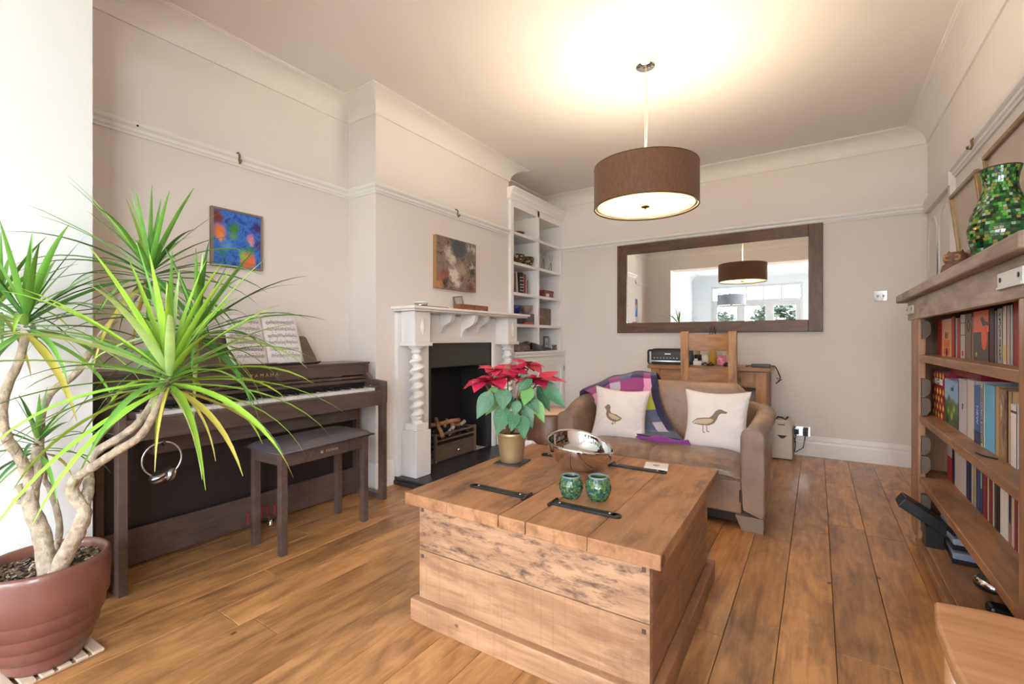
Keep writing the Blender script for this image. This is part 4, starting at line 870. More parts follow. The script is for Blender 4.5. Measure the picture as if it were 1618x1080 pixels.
tag(ob('dark_bottle',B().lathe([(0,0),(.035,0),(.036,.09),(.02,.12),(.014,.15),(0,.15)],18,(-1.06,dy-.02,DZ)),mat('dark_blue_grey',(70,84,100),.3)),'dark blue grey bottle behind the chair beside the printer','bottle')
t=thing('pen_pot','dark pot of pens on the desk behind the chair','pen pot',(-.995,dy+.02,DZ)); ob('pot',B().lathe([(0,0),(.032,0),(.034,.10),(.030,.10),(.028,.01)],18,cap=False),M_black,t)
for k,c in enumerate(((150,140,60),(80,90,60),(60,60,64))): ob('pen',B().cyl((.008*k-.008,0,.02),(.018*k-.018,.01,.145+.01*k),.004,6),mat('pen_'+'abc'[k],c,.4),t)
tag(ob('white_cup',B().lathe([(0,0),(.034,0),(.038,.10),(.034,.10),(.031,.01),(0,.008)],20,(-.925,dy+.02,DZ)),M_whitep),'white beaker on the desk behind the chair rail','cup')
t=thing('yellow_bottle','yellow bottle with dark stem beside it on the desk','bottle',(-.855,dy+.01,DZ)); ob('body',B().lathe([(0,0),(.034,0),(.034,.13),(.02,.15),(.014,.17),(0,.17)],18),mat('mustard_yellow',(206,172,70),.35),t); ob('cap',B().cyl((0,0,.17),(0,0,.185),.014,12),M_black,t)
t=thing('candle_jar','pink patterned candle jar on the desk behind the chair','candle jar',(-.765,dy-.06,DZ)); ob('glass_jar',B().lathe([(0,0),(.042,0),(.046,.02),(.044,.085),(.036,.10),(.034,.10)],24),mat('pink_glass',(226,140,158),.25,noise=.4,nscale=60),t); ob('wax',B().lathe([(0,.004),(.043,.004),(.043,.018),(0,.018)],24),mat('red_wax',(170,40,60),.4),t)
tag(ob('paper_stack',B().box(-.735,-.675,dy-.0,dy+.06,DZ,DZ+.11),M_whitep,bevel=.003),'white box behind the pink candle jar on the desk','box')
tag(ob('camera_case',B().box(-1.01,-.93,dy-.13,dy-.08,DZ,DZ+.045).cbox(-.985,dy-.12,DZ+.055,.03,.03,.02),M_paper,bevel=.006),'small white and black gadget on the desk behind the chair','gadget')
tag(ob('cable_tangle',B().tube([(-.93,dy-.14,DZ+.007),(-.90,dy-.12,DZ+.03),(-.87,dy-.14,DZ+.012),(-.85,dy-.11,DZ+.03),(-.82,dy-.14,DZ+.007),(-.88,dy-.16,DZ+.007)],.006,6),M_black),'tangle of black cable on the desk behind the chair','cable')
tag(ob('black_mouse',B().lathe([(0,0),(.035,0),(.04,.012),(.03,.03),(0,.038)],16,(-.70,dy-.12,DZ)),M_black),'black rounded mouse on the desk at the right chair post','mouse')
t=thing('power_adapter','dark power adapter with cable at the right end of the desk','power adapter',(-.425,4.74,DZ)); ob('brick',B().box(-.075,.075,-.025,.025,0,.03),mat('adapter_grey',(70,66,68),.4),t,bevel=.005)
ob('cable',B().tube([(-.075,0,.012),(-.11,.01,.008),(-.125,.0,.004)],.004,6).tube([(.075,0,.015),(.115,-.01,.01),(.135,-.02,-.03),(.155,-.02,-.085),(.14,-.02,-.12),(.125,-.02,-.09),(.165,-.02,-.10),(.12,-.02,-.14)],.005,6),M_black,t)
ld=thing('wire_desk_lamp','thin dark looped metal lamp standing on the desk, tips showing above the chair','desk lamp',(-.875,5.02,DZ)); ob('base',B().lathe([(0,0),(.05,0),(.05,.01),(0,.014)],24),M_irond,ld)
ob('wire_stem',B().tube([(-.015,0,.01),(-.03,0,.2),(-.035,0,.34),(-.022,0,.395),(-.012,0,.34),(.0,0,.2)],.004,6).tube([(.01,0,.01),(.012,0,.2),(.02,0,.33),(.008,0,.385),(.003,0,.35),(.03,0,.28),(.03,0,.2)],.004,6),M_irond,ld)
ht=thing('dehumidifier','small cream plastic dehumidifier on the floor beside the sofa','dehumidifier',(-.265,4.965,0))
ob('body',B().prism([(-.082,.006),(.078,.006),(.082,.03),(.078,.30),(.055,.355),(-.055,.36),(-.075,.33),(-.082,.10)],-.105,.10,'y'),M_white,ht,bevel=.012,seg=3)
ob('side_cover',B().box(.078,.088,-.09,.09,.03,.29),mat('grey_vent',(130,124,120),.5),ht,bevel=.004)
ob('handle',B().tube([(-.05,-.03,.352),(-.04,-.03,.375),(.0,-.03,.372),(.02,-.03,.356),(.045,-.03,.385)],.008,8),M_black,ht); ob('top_slot',B().box(-.035,.02,-.108,-.104,.315,.322),M_black,ht)
ob('water_window',B().prism([(-.042+.084*k/10,.225-(.036*math.sin(PI*k/10))) for k in range(11)],-.108,-.104,'y'),M_steel,ht); ob('dark_window',B().prism([(-.036+.072*k/10,.222-(.028*math.sin(PI*k/10))) for k in range(11)],-.1095,-.108,'y'),M_black,ht); ob('feet',B().box(-.07,.07,-.09,.09,0,.008),M_black,ht)
ob('power_cord',B().tube([(.085,.02,.20),(.10,.03,.15),(.098,.02,.10),(.09,.03,.05)],.004,6),M_black,ht)
# ================================================================== SOFA
sf=thing('sofa','small two seat tan leather tub sofa with curved back behind the wooden chest','sofa',(-.895,2.93,0))
sw_=.590; rr_=.27; yb_=.66
path=[];N1=10
for k in range(N1): path.append((sw_,.0+(yb_-rr_)*k/N1))
for k in range(15): a=(PI/2)*k/14; path.append((sw_-rr_+rr_*math.cos(a),yb_-rr_+rr_*math.sin(a)))
for k in range(1,14): path.append((sw_-rr_-(sw_-rr_)*2*k/14,yb_))
for k in range(15): a=(PI/2)*k/14; path.append((-sw_+rr_-rr_*math.sin(a),yb_-rr_+rr_*math.cos(a)))
for k in range(1,N1+1): path.append((-sw_,(yb_-rr_)*(1-k/N1)))
def smooth(t): t=min(1,max(0,t)); return t*t*(3-2*t)
def hgt(x,y):
    h=.585+.085*smooth(y/.5)
    return h+.115*smooth((.50-abs(x))/.10)*(1 if y>.5 else 0)
prof_h=[]
vs=[];fs=[];K=0
n=len(path)
for i,(x,y) in enumerate(path):
    a=Vector(path[max(i-1,0)]);c=Vector(path[min(i+1,n-1)]); d=(c-a).normalized(); nn=Vector((d.y,-d.x))
    h=hgt(x,y); T=.058; lean=.035 if y>.3 else .035*y/.3
    e=[(T-.012,.085),(T,.11),(T+lean*.5,h-.08),(T+lean,h-.045),(T*.85+lean,h-.018),(T*.45+lean,h-.004),(0+lean,h),(-T*.5+lean,h-.004),(-T*.85+lean,h-.018),(-T+lean,h-.045),(-T+lean*.4,h-.12),(-T,.30),(-T+.01,.12)]
    K=len(e)
    for o_,z in e: vs.append((x+nn.x*o_,y+nn.y*o_,z))
for i in range(n-1):
    for k in range(K-1): fs.append((i*K+k,i*K+k+1,(i+1)*K+k+1,(i+1)*K+k))
    fs.append((i*K+K-1,i*K,(i+1)*K,(i+1)*K+K-1))
b=B().add(vs,fs,0,True); b.add([vs[k] for k in range(K)],[tuple(range(K))],0,False); b.add([vs[(n-1)*K+k] for k in range(K)],[tuple(range(K))[::-1]],0,False)
ob('tub_frame',b,M_sofa,sf)
for i0 in (0,(n-1)*K):
    ob('arm_piping',B().tube([Vector(vs[i0+k])+Vector((0,-.001,0)) for k in range(1,K-1)],.0045,6),M_sofa,sf)
def seatp(u,v):
    sec=[(.60,.375),(.40,.392),(.24,.398),(.14,.396),(.075,.386),(.035,.365),(.012,.335),(.008,.305),(.018,.280),(.05,.27)]
    s=v*(len(sec)-1); i=min(int(s),len(sec)-2); f=s-i; y=sec[i][0]+(sec[i+1][0]-sec[i][0])*f; z=sec[i][1]+(sec[i+1][1]-sec[i][1])*f
    e=(2*u-1); z-=.035*abs(e)**8*(1 if z>.30 else .0); y+=.03*abs(e)**10
    wr=.0034*math.sin(u*95+math.sin(v*9)*2)*max(0,1-abs(v-.55)*4)*(1-abs(e)**2)
    return (e*.53,y-wr,z+wr)
ob('seat_cushion',B().grid(seatp,120,36),M_sofa,sf); ob('seat_piping',B().tube([(-.53,.02,.282),(-.2,.012,.280),(.2,.012,.280),(.53,.02,.282)],.005,6),M_sofa,sf); 
ob('seat_seam',B().tube([seatp(.5,v/14) for v in range(0,13)],.003,5),M_sofa,sf)
ob('front_panel',B().box(-.53,.53,.022,.06,.085,.278),M_sofa,sf,bevel=.012,seg=3)
ob('base_frame',B().box(-.52,.52,.05,.60,.03,.09),M_pianoD,sf)
for sx_ in (-1,1):
    ob('foot',B().prism([(sx_*.50,.085),(sx_*.645,.085),(sx_*.645,0),(sx_*.535,0)],.0,.10,'y'),mat('taupe_foot',(150,130,112),.5),sf,bevel=.003); ob('rear_foot',B().box(sx_*.50,sx_*.58,.50,.58,0,.085),M_pianoD,sf)
ob('fabric_label',B().box(.522,.527,.004,.022,.16,.225),mat('navy_label',(34,34,60),.6),sf)
def pillow(name,label,M,S,T,grp,birds):
    t=thing(name,label,'cushion',M.translation); t.rotation_euler=M.to_euler()
    def fn(u,v,sg=1,off=0):
        x=2*u-1;y=2*v-1; e=max(0,(1-x*x)*(1-y*y)); th=T*e**.42
        px=x*S/2*(1-.13*(1-y*y)*abs(x)**3)*1.03; py=y*S/2*(1-.13*(1-x*x)*abs(y)**3)*1.03
        wv=.0035*math.sin(9*x*y+6*x+5*y)*e**.3+.0065*math.sin(24*y-9*x+3*math.sin(5*x))*abs(x)**2.5*e**.35+.004*math.sin(22*x+5*y)*abs(y)**3*e**.35
        return (px,py,sg*(th+off)+wv)
    ob('cover',B().grid(lambda u,v:fn(u,v,1),34,34).grid(lambda u,v:fn(u,v,-1),34,34),M_cush,t)
    ed=[(k/20,0) for k in range(20)]+[(1,k/20) for k in range(20)]+[(1-k/20,1) for k in range(20)]+[(0,1-k/20) for k in range(20)]
    ob('piping',B().tube([fn(u,v) for u,v in ed],.004,6,closed=True),M_pipe,t)
    for nm,poly,m,off in birds:
        tri=tessellate_polygon([[Vector((p[0],p[1],0)) for p in poly]]); bm=bmesh.new(); V=[bm.verts.new((p[0],p[1],0)) for p in poly]
        for a in tri:
            try: bm.faces.new([V[i] for i in a])
            except ValueError: pass
        bmesh.ops.subdivide_edges(bm,edges=bm.edges,cuts=3,use_grid_fill=True)
        for v in bm.verts: q=fn((v.co.x+1)/2,(v.co.y+1)/2,1,.0015+off); v.co=q
        me=bpy.data.meshes.new(nm); bm.to_mesh(me); bm.free(); me.materials.append(m); o=bpy.data.objects.new(nm,me); COL.objects.link(o); o.parent=t
    return t
def nrm(L,cx,cy,hx,hy,flip=1): return [((x-cx)/hx,-(y-cy)/hy) for x,y in L]
def line(p,q,w):
    a=Vector(p);b_=Vector(q);d=(b_-a).normalized();s=Vector((-d.y,d.x))*w; return [tuple(a-s),tuple(b_-s),tuple(b_+s),tuple(a+s)]
g1=nrm([(455,803),(470,792),(500,775),(545,768),(590,765),(612,748),(630,722),(650,708),(672,707),(690,716),(712,721),(700,733),(672,733),(655,745),(642,775),(625,800),(590,816),(530,818),(480,812)],620,775,232,205)
g2=nrm([(470,802),(505,782),(550,775),(600,772),(620,780),(600,800),(560,810),(500,810)],620,775,232,205)
legs=[line(a,c,.012) for a,c in ((nrm([(545,815)],620,775,232,205)[0],nrm([(548,860)],620,775,232,205)[0]),(nrm([(572,815)],620,775,232,205)[0],nrm([(575,855)],620,775,232,205)[0]))]
feet=[line(nrm([(548,860)],620,775,232,205)[0],nrm([(562,866)],620,775,232,205)[0],.016),line(nrm([(575,855)],620,775,232,205)[0],nrm([(590,858)],620,775,232,205)[0],.016)]
RC=pillow('cushion','cream cushion with a standing gull print at the right of the sofa',basis(Vector((-.560,3.30,.555)),Vector((.985,-.05,.02)).normalized(),Vector((.0,.30,.954)).normalized()),.40,.062,'printed cream cushions on the sofa',
  [('bird_print',g1,M_brown,0),('wing_print',g2,M_tan,.0008)]+[('bird_leg',l,M_brown,0) for l in legs]+[('bird_foot',l,M_brown,0) for l in feet])
d1=nrm([(421,330),(434,322),(440,314),(455,314),(464,326),(462,346),(472,360),(505,366),(545,384),(530,398),(505,408),(470,402),(448,388),(438,370),(440,350),(430,338)],525,355,180,152)
d2=nrm([(455,362),(490,368),(535,386),(515,396),(480,392),(458,378)],525,355,180,152)
dl=[line(nrm([(488,404)],525,355,180,152)[0],nrm([(492,422)],525,355,180,152)[0],.014),line(nrm([(500,404)],525,355,180,152)[0],nrm([(506,418)],525,355,180,152)[0],.014),line(nrm([(478,418)],525,355,180,152)[0],nrm([(494,422)],525,355,180,152)[0],.018)]
LC=pillow('cushion','cream cushion with a small duck print at the left of the sofa',basis(Vector((-1.205,3.26,.545)),Vector((.97,.235,-.06)).normalized(),Vector((-.10,.33,.94)).normalized()),.385,.062,'printed cream cushions on the sofa',
  [('bird_print',d1,M_brown,0),('wing_print',d2,M_tan,.0008)]+[('bird_leg',l,M_brown,0) for l in dl])

# checked blanket draped over the back
bk=thing('checked_blanket','purple pink and lime checked woollen blanket draped over the sofa back','blanket',(-1.12,3.45,.40))
PAL=[(46,42,72),(150,66,120),(214,150,184),(170,178,66),(92,96,128),(176,172,186),(84,92,88),(70,50,96),(60,64,100)]
wm=[mat('wool_check_'+'abcdefghi'[i],c,.9,sheen=.3,bump=.3,bscale=220) for i,c in enumerate(PAL)]
rows=[((-1.60,3.42,.60),(-1.36,3.70,.60),(-1.00,3.735,.60)),((-1.59,3.41,.672),(-1.35,3.685,.765),(-1.03,3.70,.79)),((-1.55,3.39,.695),(-1.33,3.61,.805),(-1.045,3.64,.842)),((-1.475,3.37,.665),(-1.30,3.52,.775),(-1.02,3.565,.815)),((-1.42,3.36,.58),(-1.27,3.47,.64),(-.985,3.53,.66)),((-1.40,3.35,.50),(-1.24,3.43,.51),(-.93,3.49,.53)),((-1.38,3.33,.42),(-1.18,3.37,.425),(-.84,3.40,.435)),((-1.35,3.26,.407),(-1.10,3.23,.412),(-.735,3.215,.412))]
def bf(u,v):
    s=v*(len(rows)-1); i=min(int(s),len(rows)-2); f=s-i
    L_,M_2,R_=[Vector(rows[i][q]).lerp(rows[i+1][q],f) for q in range(3)]
    p=L_*((1-u)*(1-2*u))+M_2*(4*u*(1-u))+R_*(u*(2*u-1))
    p.z+=.005*math.sin(u*17+v*5)+.008*math.sin(PI*u)*smooth(v*3); p.y-=.010+.008*math.sin(u*11+v*8)+(.03*math.sin(PI*v) if v>.5 else 0)
    return p
PT=[[0,7,0,7,0,7],[7,0,0,7,0,0],[7,6,0,6,0,7],[1,7,1,4,7,1],[2,1,5,1,1,2],[5,4,6,4,5,3],[4,6,4,6,6,4],[0,4,6,4,4,5],[7,0,4,0,0,8]]
ob('wool',B().grid(bf,54,54,mf=lambda i,j:0 if i>=50 else PT[min(8,j//6)][min(5,i//9)]),wm,bk,world=True,solid=.008,recalc=False)
ob('purple_fold',B().grid(lambda u,v:(-1.15+.46*u-.05*v,3.19+.02*math.sin(u*9)+.05*v-.03*u,.400+.028*math.sin(PI*min(1,v*1.1))*(1+.4*math.sin(u*13))),24,8),mat('purple_wool',(126,50,140),.85,sheen=.3,bump=.3,bscale=220),bk,world=True,label='vivid purple underside fold')
# tub seat and carrier bag between fireplace and sofa
tb=thing('leather_tub_seat','round brown leather tub seat between the fireplace and the sofa','seat',(-1.86,3.42,0))
ob('drum',B().lathe([(0,.02),(.195,.02),(.205,.05),(.212,.30),(.205,.47),(.195,.485),(0,.485)],40),M_tub,tb); ob('top_pad',B().lathe([(.0,.485),(.19,.485),(.20,.492),(.195,.505),(.0,.512)],40),mat('pale_tan_leather',(214,180,148),.4),tb); ob('seam',B().tube([(.165,-.135,.03),(.172,-.13,.25),(.16,-.135,.48)],.005,6),M_tub,tb); ob('base',B().lathe([(0,0),(.17,0),(.17,.022),(0,.022)],24),M_black,tb)
tag(ob('paper_bag',B().grid(lambda u,v:(-1.93+.12*u+.012*math.sin(v*9),3.06+.05*math.sin(PI*u)+.01*math.sin(v*7+u*5),.0+.30*v),10,10).grid(lambda u,v:(-1.93+.12*u+.010*math.sin(v*8),3.06-.05*math.sin(PI*u),.0+.30*v*(.9+.1*u)),10,10),M_paper,solid=.002),'crumpled white paper bag on the floor behind the poinsettia','bag')
# ================================================================== COFFEE TABLE CHEST
ct=thing('wooden_chest_table','square rustic pine chest coffee table with iron straps and plinth','coffee table',(-.862,1.782,0),rad(1))
def cc(n,b,m,bev=.004,par=ct,**k): return ob(n,b,m,par,bevel=bev,**k)
def bb(x0,x1,y0,y1,z0,z1): return B().box(x0,x1,y0,y1,z0,z1)
TZ=.5
for xa,xb_,ga in ((-.493,-.2795,.0),(-.2785,-.055,.0),(-.051,.053,.0),(.057,.2725,0),(.2735,.493,0)):
    cc('top_plank',bb(xa,xb_,-.5,.497,TZ-.045,TZ),M_pine,.003)
for z0,z1 in ((.086,.272),(.275,.455)):
    cc('front_board',bb(-.452,.452,-.462,-.430,z0,z1),M_pineU if z0>.2 else M_pineF,.002); cc('back_board',bb(-.452,.452,.425,.457,z0,z1),M_pineF,.002)
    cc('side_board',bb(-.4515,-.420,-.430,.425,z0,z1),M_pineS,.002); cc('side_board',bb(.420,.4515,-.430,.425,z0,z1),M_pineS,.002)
cc('plinth_board',bb(-.475,.482,-.490,-.455,0,.086),M_pineF,.004); cc('plinth_board',bb(-.475,.482,.455,.485,0,.086),M_pineF,.004)
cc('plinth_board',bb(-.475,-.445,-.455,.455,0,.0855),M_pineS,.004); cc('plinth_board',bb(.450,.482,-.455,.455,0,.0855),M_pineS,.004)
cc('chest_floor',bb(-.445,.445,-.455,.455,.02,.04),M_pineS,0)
for x in (-.435,.435):
    for z in (.25,.43): cc('peg',bb(x-.006,x+.006,-.4635,-.455,z-.007,z+.007),mat('dark_peg',(84,62,50),.6) if x<0 and z<.3 else bpy.data.materials['dark_peg'],0)
for yy in (-.300,.302):
    for sg,xc in ((-1,-.056),(1,.054)):
        xa=xc+sg*.25*(1.0 if sg<0 else .96)
        b=B().box(min(xa,xc),max(xa,xc),yy-.017,yy+.017,TZ+.0003,TZ+.008); b.lathe([(.017,TZ+.0003),(.017,TZ+.008),(0,TZ+.008)],16,(xa,yy,0))
        s=cc('strap_hinge',b,M_irond,.001); cc('hinge_barrel',B().cyl((xc,yy-.034,TZ+.006),(xc,yy+.034,TZ+.006),.0065,10),M_irond,0,s)
        for q in (.12,.9): cc('rivet',B().lathe([(.005,0),(.004,.002),(0,.003)],10,(xc+(xa-xc)*q,yy,TZ+.008)),M_chrome,0,s)
# items on the table
Tm=TZ+.0005
tag(ob('slate_coaster',B().cbox(-1.235,1.87,Tm+.003,.135,.135,.006,Matrix.Rotation(rad(8),3,'Z')),M_slate,bevel=.001),'square dark slate coaster under the poinsettia pot','coaster')
sb=thing('steel_bowl','large polished steel bowl with sweeping cut rim on the table','bowl',(-.905,1.935,Tm))
MX=mat('polished_steel',(.72,.70,.69),.03,1)
def bw(a,t,inn=0):
    # double walled cut bowl: rim height dips at both sides
    q_=a-rad(33.5); rim=.124-.02*math.cos(q_)+.0175*math.sin(q_)-.009*math.cos(2*q_)
    ph=t*PI*.5; r=(.150-inn)*math.sin(ph*1.0)**.85; z=inn*1.2+(rim-inn*1.2)*(1-math.cos(ph*1.02))**1.0
    return (r*math.cos(a),r*math.sin(a),max(z,.001))
vs=[];fs=[];sg_=64;rg=18
for lay in (0,1):
    for i in range(rg+1):
        tt=(i/rg if lay==0 else 1-i/rg)
        for k in range(sg_): vs.append(bw(2*PI*k/sg_,tt*.98+.02,.004 if lay else 0))
tot=2*(rg+1)
for i in range(tot-1):
    for k in range(sg_): l=(k+1)%sg_; fs.append((i*sg_+k,i*sg_+l,(i+1)*sg_+l,(i+1)*sg_+k))
ob('shell',B().add(vs,fs,0,True),MX,sb)
for k,(x,y,l,sc) in enumerate(((-.775,1.575,'green mosaic glass tealight holder, left of the pair on the table',1.0),(-.680,1.610,'green mosaic glass tealight holder, right of the pair on the table',1.05))):
    t=thing('tealight_holder',l,'tealight holder',(x,y,Tm),k,'mosaic tealight holders'); pf=[(r*sc,z*sc) for r,z in ((.026,.0),(.036,.012),(.0435,.035),(.0445,.05),(.040,.070),(.034,.080))]
    ob('glass_body',B().lathe([(0,0)]+pf+[(.031*sc,.082*sc),(.037*sc,.07*sc),(.041*sc,.05*sc),(.038*sc,.025*sc),(0,.012*sc)],28,cap=False),mat('smoky_green_'+'ab'[k],((60,84,50),(66,92,46))[k],.15,spec=.6),t)
    mosaic('glass_pieces',pf,11,30,MT,t,th=.0012,gap=.18,jit=.9,seed=4+k)
    ob('rim',B().lathe([(.0335*sc,.078*sc),(.036*sc,.084*sc),(.032*sc,.086*sc),(.030*sc,.08*sc)],28,cap=False),mat('grey_rim_'+'ab'[k],(120,136,140),.3),t)
tag(ob('tile_coaster',B().cbox(-.625,2.165,Tm+.005,.105,.105,.009,Matrix.Rotation(rad(12),3,'Z')),M_whitep,bevel=.003),'square white tile coaster at the far edge of the table','coaster')
ob('coaster_motif',B().lathe([(.016,0),(.008,.0005)],12,(-.625,2.165,Tm+.0097),cap=True),mat('grey_print',(150,146,140),.6)); o=bpy.data.objects['coaster_motif']; o.parent=bpy.data.objects['tile_coaster']
# poinsettia; local x = across, y = away
po=thing('poinsettia','red poinsettia plant in a gold metal pot on the table','potted plant',(-1.238,1.868,Tm+.006),rad(33.5))
ob('pot',B().lathe([(0,0),(.052,0),(.055,.004),(.058,.03),(.068,.115),(.071,.125),(.074,.13),(.074,.142),(.071,.144),(.068,.14),(.064,.12)],48,cap=False),M_potg,po); ob('compost',B().lathe([(0,.128),(.066,.124)],24,cap=False),M_soil,po)
def pleaf(base,tip,w,mi,fold=.35,droop=.25,up=None):
    a=Vector(base);c=Vector(tip); d=c-a; L=d.length; d=d/L; s=d.cross(Vector((0,-.6,.8)) if up is None else Vector(up)); s=s.normalized() if s.length>.05 else Vector((1,0,0)); nn=s.cross(d).normalized()
    n=8; vs=[]; 
    for i in range(n+1):
        t=i/n; wd=w*(math.sin(PI*min(1,t*.97+.02)**.78))*(1-.25*t)*1.05; p=a+d*L*t-Vector((0,0,droop*L*t*t*.5))
        for k,(q,h) in enumerate(((-1,fold),(-.5,fold*.28),(0,0),(.5,fold*.28),(1,fold))): vs.append(p+s*q*wd+nn*h*wd*.5)
    fs=[(i*5+k,i*5+k+1,i*5+6+k,i*5+5+k) for i in range(n) for k in range(4)]
    o=ob('bract' if mi in (M_bract,M_bract2) else 'leaf',B().add(vs,fs,0,True),mi,po,recalc=False)
    if mi not in (M_bract,M_bract2):
        b=B().tube([vs[i*5+2]+nn*.0006 for i in range(n)],.0007,4)
        for i in (1,2,3,4,5):
            for q in (0,4): b.tube([vs[i*5+2]+nn*.0008,vs[min(n,i+1)*5+q].lerp(vs[min(n,i+1)*5+2],.25)+nn*.0008],.0004,3)
        ob('vein',b,M_vein,o)
    return o
RP=random.Random(9)
hd=[(-.140,.00,.395,.120),(-.020,.03,.445,.115),(.130,-.02,.400,.125),(.085,.05,.470,.100),(-.075,-.05,.405,.110),(.04,-.04,.410,.105),(-.085,.05,.44,.10)]
for hx,hy,hz,L in hd:
    b0=Vector((RP.uniform(-.02,.02),RP.uniform(-.02,.02),.12)); ob('stem',B().tube([b0,b0.lerp(Vector((hx,hy,hz)),.5)+Vector((0,0,.03)),Vector((hx,hy,hz-.01))],[.0045,.004,.003],7),M_stem,po)
    for k in range(9):
        a=k*2*PI/9*1.0+RP.uniform(-.2,.2); el=RP.uniform(-.45,.35); l=L*RP.uniform(.75,1.12)
        tip=(hx+l*math.cos(a)*math.cos(el),hy+l*math.sin(a)*math.cos(el),hz+l*math.sin(el)); pleaf((hx+.008*math.cos(a),hy+.008*math.sin(a),hz),tip,l*RP.uniform(.30,.40),RP.choice((M_bract,M_bract,M_bract2)),.3,RP.uniform(.1,.6),up=(0,-.2,1))
    for k in range(5): ob('flower_bud',B().lathe([(0,0),(.004,.003),(.0045,.007),(0,.011)],7,(hx+RP.uniform(-.01,.01),hy+RP.uniform(-.01,.01),hz+.002)),M_pleaf2,po)
GL=[((-.10,-.03,.34),(-.165,-.06,.225),.042,0),((-.09,0,.36),(-.085,-.03,.28),.032,1),((-.035,-.06,.36),(-.045,-.09,.265),.042,0),((-.03,-.04,.27),(-.070,-.09,.155),.044,0),((.015,-.05,.25),(-.002,-.10,.17),.034,0),((.05,-.05,.23),(.058,-.10,.135),.036,0),((.085,-.05,.37),(.055,-.08,.285),.036,1),((.03,-.05,.30),(.012,-.07,.235),.026,0),((.07,-.02,.33),(.125,-.05,.25),.034,0),((.11,-.02,.30),(.155,-.04,.20),.030,1),((.15,.0,.385),(.255,-.03,.275),.040,0),((.13,.03,.36),(.19,.05,.24),.032,0),((.05,-.03,.40),(.085,-.07,.31),.030,0),((-.07,.04,.32),(-.13,.06,.22),.035,1),((.02,.05,.30),(.06,.09,.19),.04,0),((-.01,.04,.33),(-.05,.10,.22),.04,0),((.06,.0,.27),(.10,-.02,.17),.034,0),((.09,-.07,.42),(.03,-.09,.36),.034,0)]
for a,c,w,m in GL:
    pleaf(a,c,w,M_pleaf2 if m else M_pleaf,.25,.15,up=(0,-1,.35)); ob('leaf_stalk',B().tube([(a[0]*.35,a[1]*.3,a[2]*.9+.01),a],.0018,5),M_stem,po)
# ================================================================== BOOKCASE ON THE RIGHT
BX=.43
bc=thing('bookcase','long waxed pine bookcase with open shelves against the right wall','bookcase',(.6,2.5,0))
def bq(n,b,m=M_case,bev=.003,par=bc,**k): return ob(n,b,m,par,bevel=bev,world=True,**k)
Y0,Y1=1.60,3.40
bq('top_slab',B().prism([(.415,1.545),(.765,1.545),(.765,3.60),(.415,3.60),(.395,3.58),(.395,1.565)],1.312,1.356,'z'),M_caseT,.006,seg=3)
bq('top_rail',B().box(BX,BX+.028,Y0,Y1+.02,1.203,1.312),M_caseT)
bq('near_post',B().box(BX,BX+.03,Y0,1.70,.07,1.203),M_caseZ,.004); bq('far_post',B().box(BX,BX+.03,3.10,3.29,.07,1.203),M_caseZ,.004); bq('far_stile',B().box(BX+.012,BX+.04,3.29,3.40,.06,1.203),M_caseZ)
bq('end_panel',B().box(BX+.03,.752,3.30,3.32,.07,1.312),M_caseZ); bq('end_panel',B().box(BX+.03,.752,1.60,1.62,.07,1.312),M_caseZ)
bq('back_panel',B().box(.752,.765,Y0,3.33,.07,1.312),M_caseZ)
for z in (1.019,.711,.399): bq('shelf',B().box(BX+.004,.752,1.70,3.10,z-.034,z).box(BX+.032,.752,1.62,1.70,z-.034,z).box(BX+.032,.752,3.10,3.30,z-.034,z))
bq('bottom_board',B().box(BX+.012,.752,1.62,3.30,.07,.092)); bq('bottom_rail',B().box(BX-.006,BX+.02,1.70,3.10,.028,.075).box(BX-.012,BX+.012,1.70,3.10,.075,.088))
for y in (1.66,3.25): 
    for x in (.455,.71): bq('bun_foot',B().lathe([(0,0),(.026,0),(.042,.018),(.044,.035),(.036,.055),(.026,.066),(0,.07)],20,(x,y,0)),M_caseZ,0)
for xx in (.440,):
    for k in range(11):
        z=.13+k*.097
        if any(abs(z+.045-s)<.055 for s in (1.005,.695,.385)): continue
        bq('shelf_support_tooth',B().prism([(xx,z),(xx+.02,z+.006),(xx+.034,z+.03),(xx+.034,z+.075),(xx+.022,z+.090),(xx,z+.092)],3.070,3.098,'y'),mat('grey_brown_tooth',(98,80,68),.5) if 'grey_brown_tooth' not in bpy.data.materials else bpy.data.materials['grey_brown_tooth'],.0006)
tag(ob('red_folder',B().box(.60,.745,3.425,3.437,1.02,1.31).box(.448,.60,3.425,3.437,1.06,1.31),mat('dark_red_card',(120,34,34),.5)),'dark red folder hanging at the far end of the bookcase','folder')
for ya_,yb2 in ((1.645,1.835),(3.22,3.41)):
    lp=bq('label_plate',B().box(BX-.007,BX,ya_,yb2,1.236,1.281).box(BX-.010,BX-.007,ya_,yb2,1.236,1.244),mat('worn_white_enamel',(206,206,200),.4,.1) if 'worn_white_enamel' not in bpy.data.materials else bpy.data.materials['worn_white_enamel'],.001)
    for q in (.13,.87): yy=ya_+(yb2-ya_)*q; ob('slot',B().lathe([(.007,0),(.007,.0012),(0,.0012)],12,(BX-.0075,yy,1.262),rot=Matrix.Rotation(-PI/2,3,'Y')),M_black,lp,world=True)
